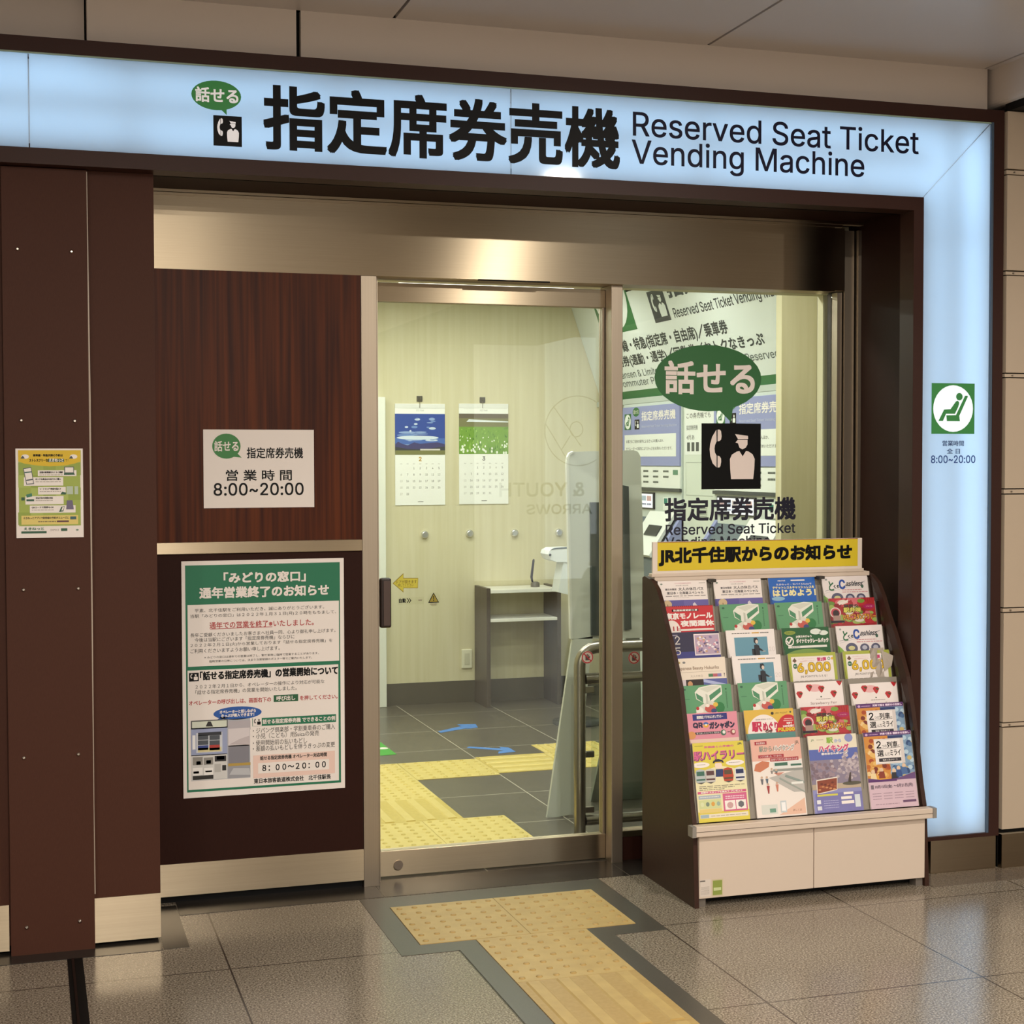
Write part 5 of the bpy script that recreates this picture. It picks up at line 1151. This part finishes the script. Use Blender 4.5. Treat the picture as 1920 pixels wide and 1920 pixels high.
def art_trains(s):
    s.rect(0, 0, 1, 1, h_('d4bcc6'), 1); s.rect(0, .35, .5, .95, h_('cf8a3c'), 1.6); s.rect(.5, .35, 1, .95, h_('7f9cb8'), 1.6); s.rect(0, .945, 1, 1, h_('5a2f6a'), 2.6)
    s.ell(.06, .968, .03, .016, h_('c9a4d0'), 3, 12); s.blur(.11, .963, .3, .973, h_('c9a4d0'), 3, 40); s.text('列車で巡る 謎解きの宝探し', .35, .958, .97, .986, h_('e8d4e8'), 3, .0004)
    r = random.Random(14)
    for i in range(60): s.ell(r.uniform(.02, .48), r.uniform(.38, .92), .05, .03, h_(['d9a050', 'b8642c', 'e4b86a', 'a84a24', '7a3020', 'e8c890'][i % 6]), 2+i*.01, 10)
    for i in range(60): s.ell(r.uniform(.52, .98), r.uniform(.38, .92), .05, .03, h_(['6a8ab0', '9ab8d0', '4a6a94', 'b4ccdc', '2f4a78', 'c8b070'][i % 6]), 2+i*.01, 10)
    s.rect(.5, .895, .82, .94, h_('26356a'), 3.2); s.poly([(.1, .44), (.35, .42), (.48, .36), (.1, .36)], h_('e0a03c'), 3.2)
    for x, y, c in [(.12, .44, 'e8d0a0'), (.30, .46, '8a3a2a'), (.56, .44, '2c2a30'), (.66, .47, '35508a'), (.78, .5, '4a6a9c')]: s.ell(x, y+.04, .04, .03, h_('e0c0a0'), 3.5, 14); s.poly([(x-.05, y+.02), (x+.05, y+.02), (x+.07, y-.07), (x-.07, y-.07)], h_(c), 3.6)
    W = h_('ece4e0'); s.rect(.20, .575, .82, .905, W, 4); s.rect(.75, .575, .82, .905, h_('d6ccc8'), 4.4); s.rect(.215, .585, .745, .587, h_('8a8480'), 5); s.rect(.215, .893, .745, .895, h_('8a8480'), 5)
    s.text('2', .25, .785, .34, .875, BLACK, 5, .0006, 'sans'); s.text('つの', .36, .79, .46, .825, BLACK, 5); s.text('列車', .47, .785, .69, .865, BLACK, 5, .0004); s.text('と', .70, .79, .745, .82, BLACK, 5); s.line((.25, .772), (.74, .785), .0014, h_('5a5450'), 5)
    s.text('選', .25, .675, .38, .755, BLACK, 5, .0004); s.text('んだ', .40, .68, .51, .725, BLACK, 5); s.text('ミライ', .52, .68, .74, .755, BLACK, 5, .0004); s.rect(.27, .605, .74, .65, h_('2c2630'), 5); s.text('電車と旅のゆくえ', .35, .615, .66, .64, WHITE, 6)
    s.poly([(0, .35), (0, .40), (.3, .37), (.62, .38), (1, .45), (1, .35)], h_('6a4a7a'), 3.8); s.rect(0, 0, 1, .36, h_('d2b6c2'), 4); s.rect(0, .345, .6, .375, h_('5a2f6a'), 4.2)
    s.rect(.04, .255, .10, .31, h_('7a6a74'), 5); s.text('10月15日(金)', .13, .255, .48, .305, h_('5a4a5a'), 5, .0004); s.text('～3月21日(月)', .52, .255, .92, .305, h_('5a4a5a'), 5, .0004)
    for i in range(4):
        for j in range(3): s.blur(.06+.23*i, .19-.035*j, .24+.23*i, .20-.035*j, h_('a48a98'), 5, 50+i*3+j)
    s.rect(.68, .06, .96, .09, h_('6a4a6a'), 5); s.blur(.1, .05, .6, .058, h_('9a808e'), 5, 70)
leaf_n = [0]
def leaflet(col, row, art, label, dx=0, shift=0.0):
    ty, tz = tops[6-row]
    p = Vector((CX[col]+dx, ty, tz))-LV*LH + LV*shift
    b = MB()
    q = [p, p+Vector((LW, 0, 0)), p+Vector((LW, 0, 0))+LV*LH, p+LV*LH]
    b.prism([v-LN*.006 for v in q], LN*.006, PAPER)
    o = b.build('leaflet'); tag(o, label, 'leaflet', 'leaflets in the rack')
    c = MB(); sh = Sheet(c, p+LN*.0003, (1, 0, 0), LV, LW, LH); sh.clip = True; art(sh); c.build('cover_print', o)
    return o
LEAF = [
 [(art_pass, 'white and purple travel pass leaflet in the top row above the red monorail leaflet'), (art_mono, 'red leaflet with bold white monorail lettering'), (art_navy, 'dark navy leaflet with a small framed group picture'), (art_hokuriku, 'cream leaflet with brown Latin script title and small photos'),
  (art_train, 'green train lunchbox leaflet directly below the cream script leaflet'), (art_qr, 'pink leaflet with bold dark katakana title and capsules'), (art_rally, 'yellow full-page rally leaflet with train fronts and a station attendant')],
 [(art_pass, 'white and purple travel pass leaflet beside the blue one, second in the top row'), (art_train, 'green train lunchbox leaflet beside the red monorail leaflet'), (art_person, 'white leaflet with teal picture of a figure, upper of the two'), (art_person, 'white leaflet with teal picture of a figure, lower of the two'),
  (art_train, 'green train lunchbox leaflet directly above the orange yellow station tour leaflet'), (art_meguri, 'orange yellow station tour leaflet with a red circle'), (art_hike, 'pink and white hiking leaflet with a street drawing in the bottom row')],
 [(art_start, 'bright blue leaflet with yellow hiragana lettering in the top row'), (art_train, 'green train lunchbox leaflet directly below the bright blue leaflet'), (art_dynamic, 'dark green leaflet with white check mark'), (art_6000, 'yellow green points leaflet with its whole number 6,000 visible'),
  (art_berry, 'white strawberry leaflet under the uncovered points leaflet'), (art_collage, 'red and green strawberry collage leaflet above the purple tree leaflet'), (art_sakura, 'purple hiking leaflet with a blossoming tree in the bottom row')],
 [(art_cashless, 'white leaflet with big blue initial C in the top row'), (art_collage, 'red and green strawberry collage leaflet between the two blue-initial leaflets'), (art_cashless, 'white leaflet with big blue initial C below the strawberry collage'), (art_6000, 'yellow green points leaflet partly covered by grey folded paper'),
  (art_berry, 'white strawberry leaflet under the points leaflet with grey paper'), (art_trains, 'orange and blue two-trains leaflet half hidden behind its twin'), (art_trains, 'orange and blue two-trains leaflet fully shown in the bottom row')]]
for ci, colm in enumerate(LEAF):
    for ri, (a, lb) in enumerate(colm):
        leaflet(ci, ri, a, lb, shift={(3, 4): -.025, (2, 4): -.01, (3, 1): .01}.get((ci, ri), 0))
# crumpled slip pushed into the last column
b = MB(); r = random.Random(2)
p0 = Vector((3.245, 5.475, .74)); V_ = []; n_ = 6
for j in range(n_+1):
    for i in range(4):
        w = .062
        V_.append(p0+Vector((w*i/3-.005*math.sin(j*.9), 0, 0))+LV*(.175*j/n_)-LV*.0+LN*(.012+.006*math.sin(i*2+j*1.3)))
b.add(V_, [(j*4+i, j*4+i+1, j*4+i+5, j*4+i+4) for j in range(n_) for i in range(3)], mat('a89c90', .6))
V2 = [p0+Vector((.055, 0, 0))+LV*.165+LN*.014, p0+Vector((.105, 0, 0))+LV*.14+LN*.02, p0+Vector((.098, 0, 0))+LV*.10+LN*.01, p0+Vector((.06, 0, 0))+LV*.08+LN*.016]
b.add(V2, [(0, 1, 2, 3)], mat('b5a99c', .6))
o = tag(b.build('paper_slip'), 'crumpled grey paper slip tucked over the covered points leaflet', 'paper')
sm = o.modifiers.new('thick', 'SOLIDIFY'); sm.thickness = .001
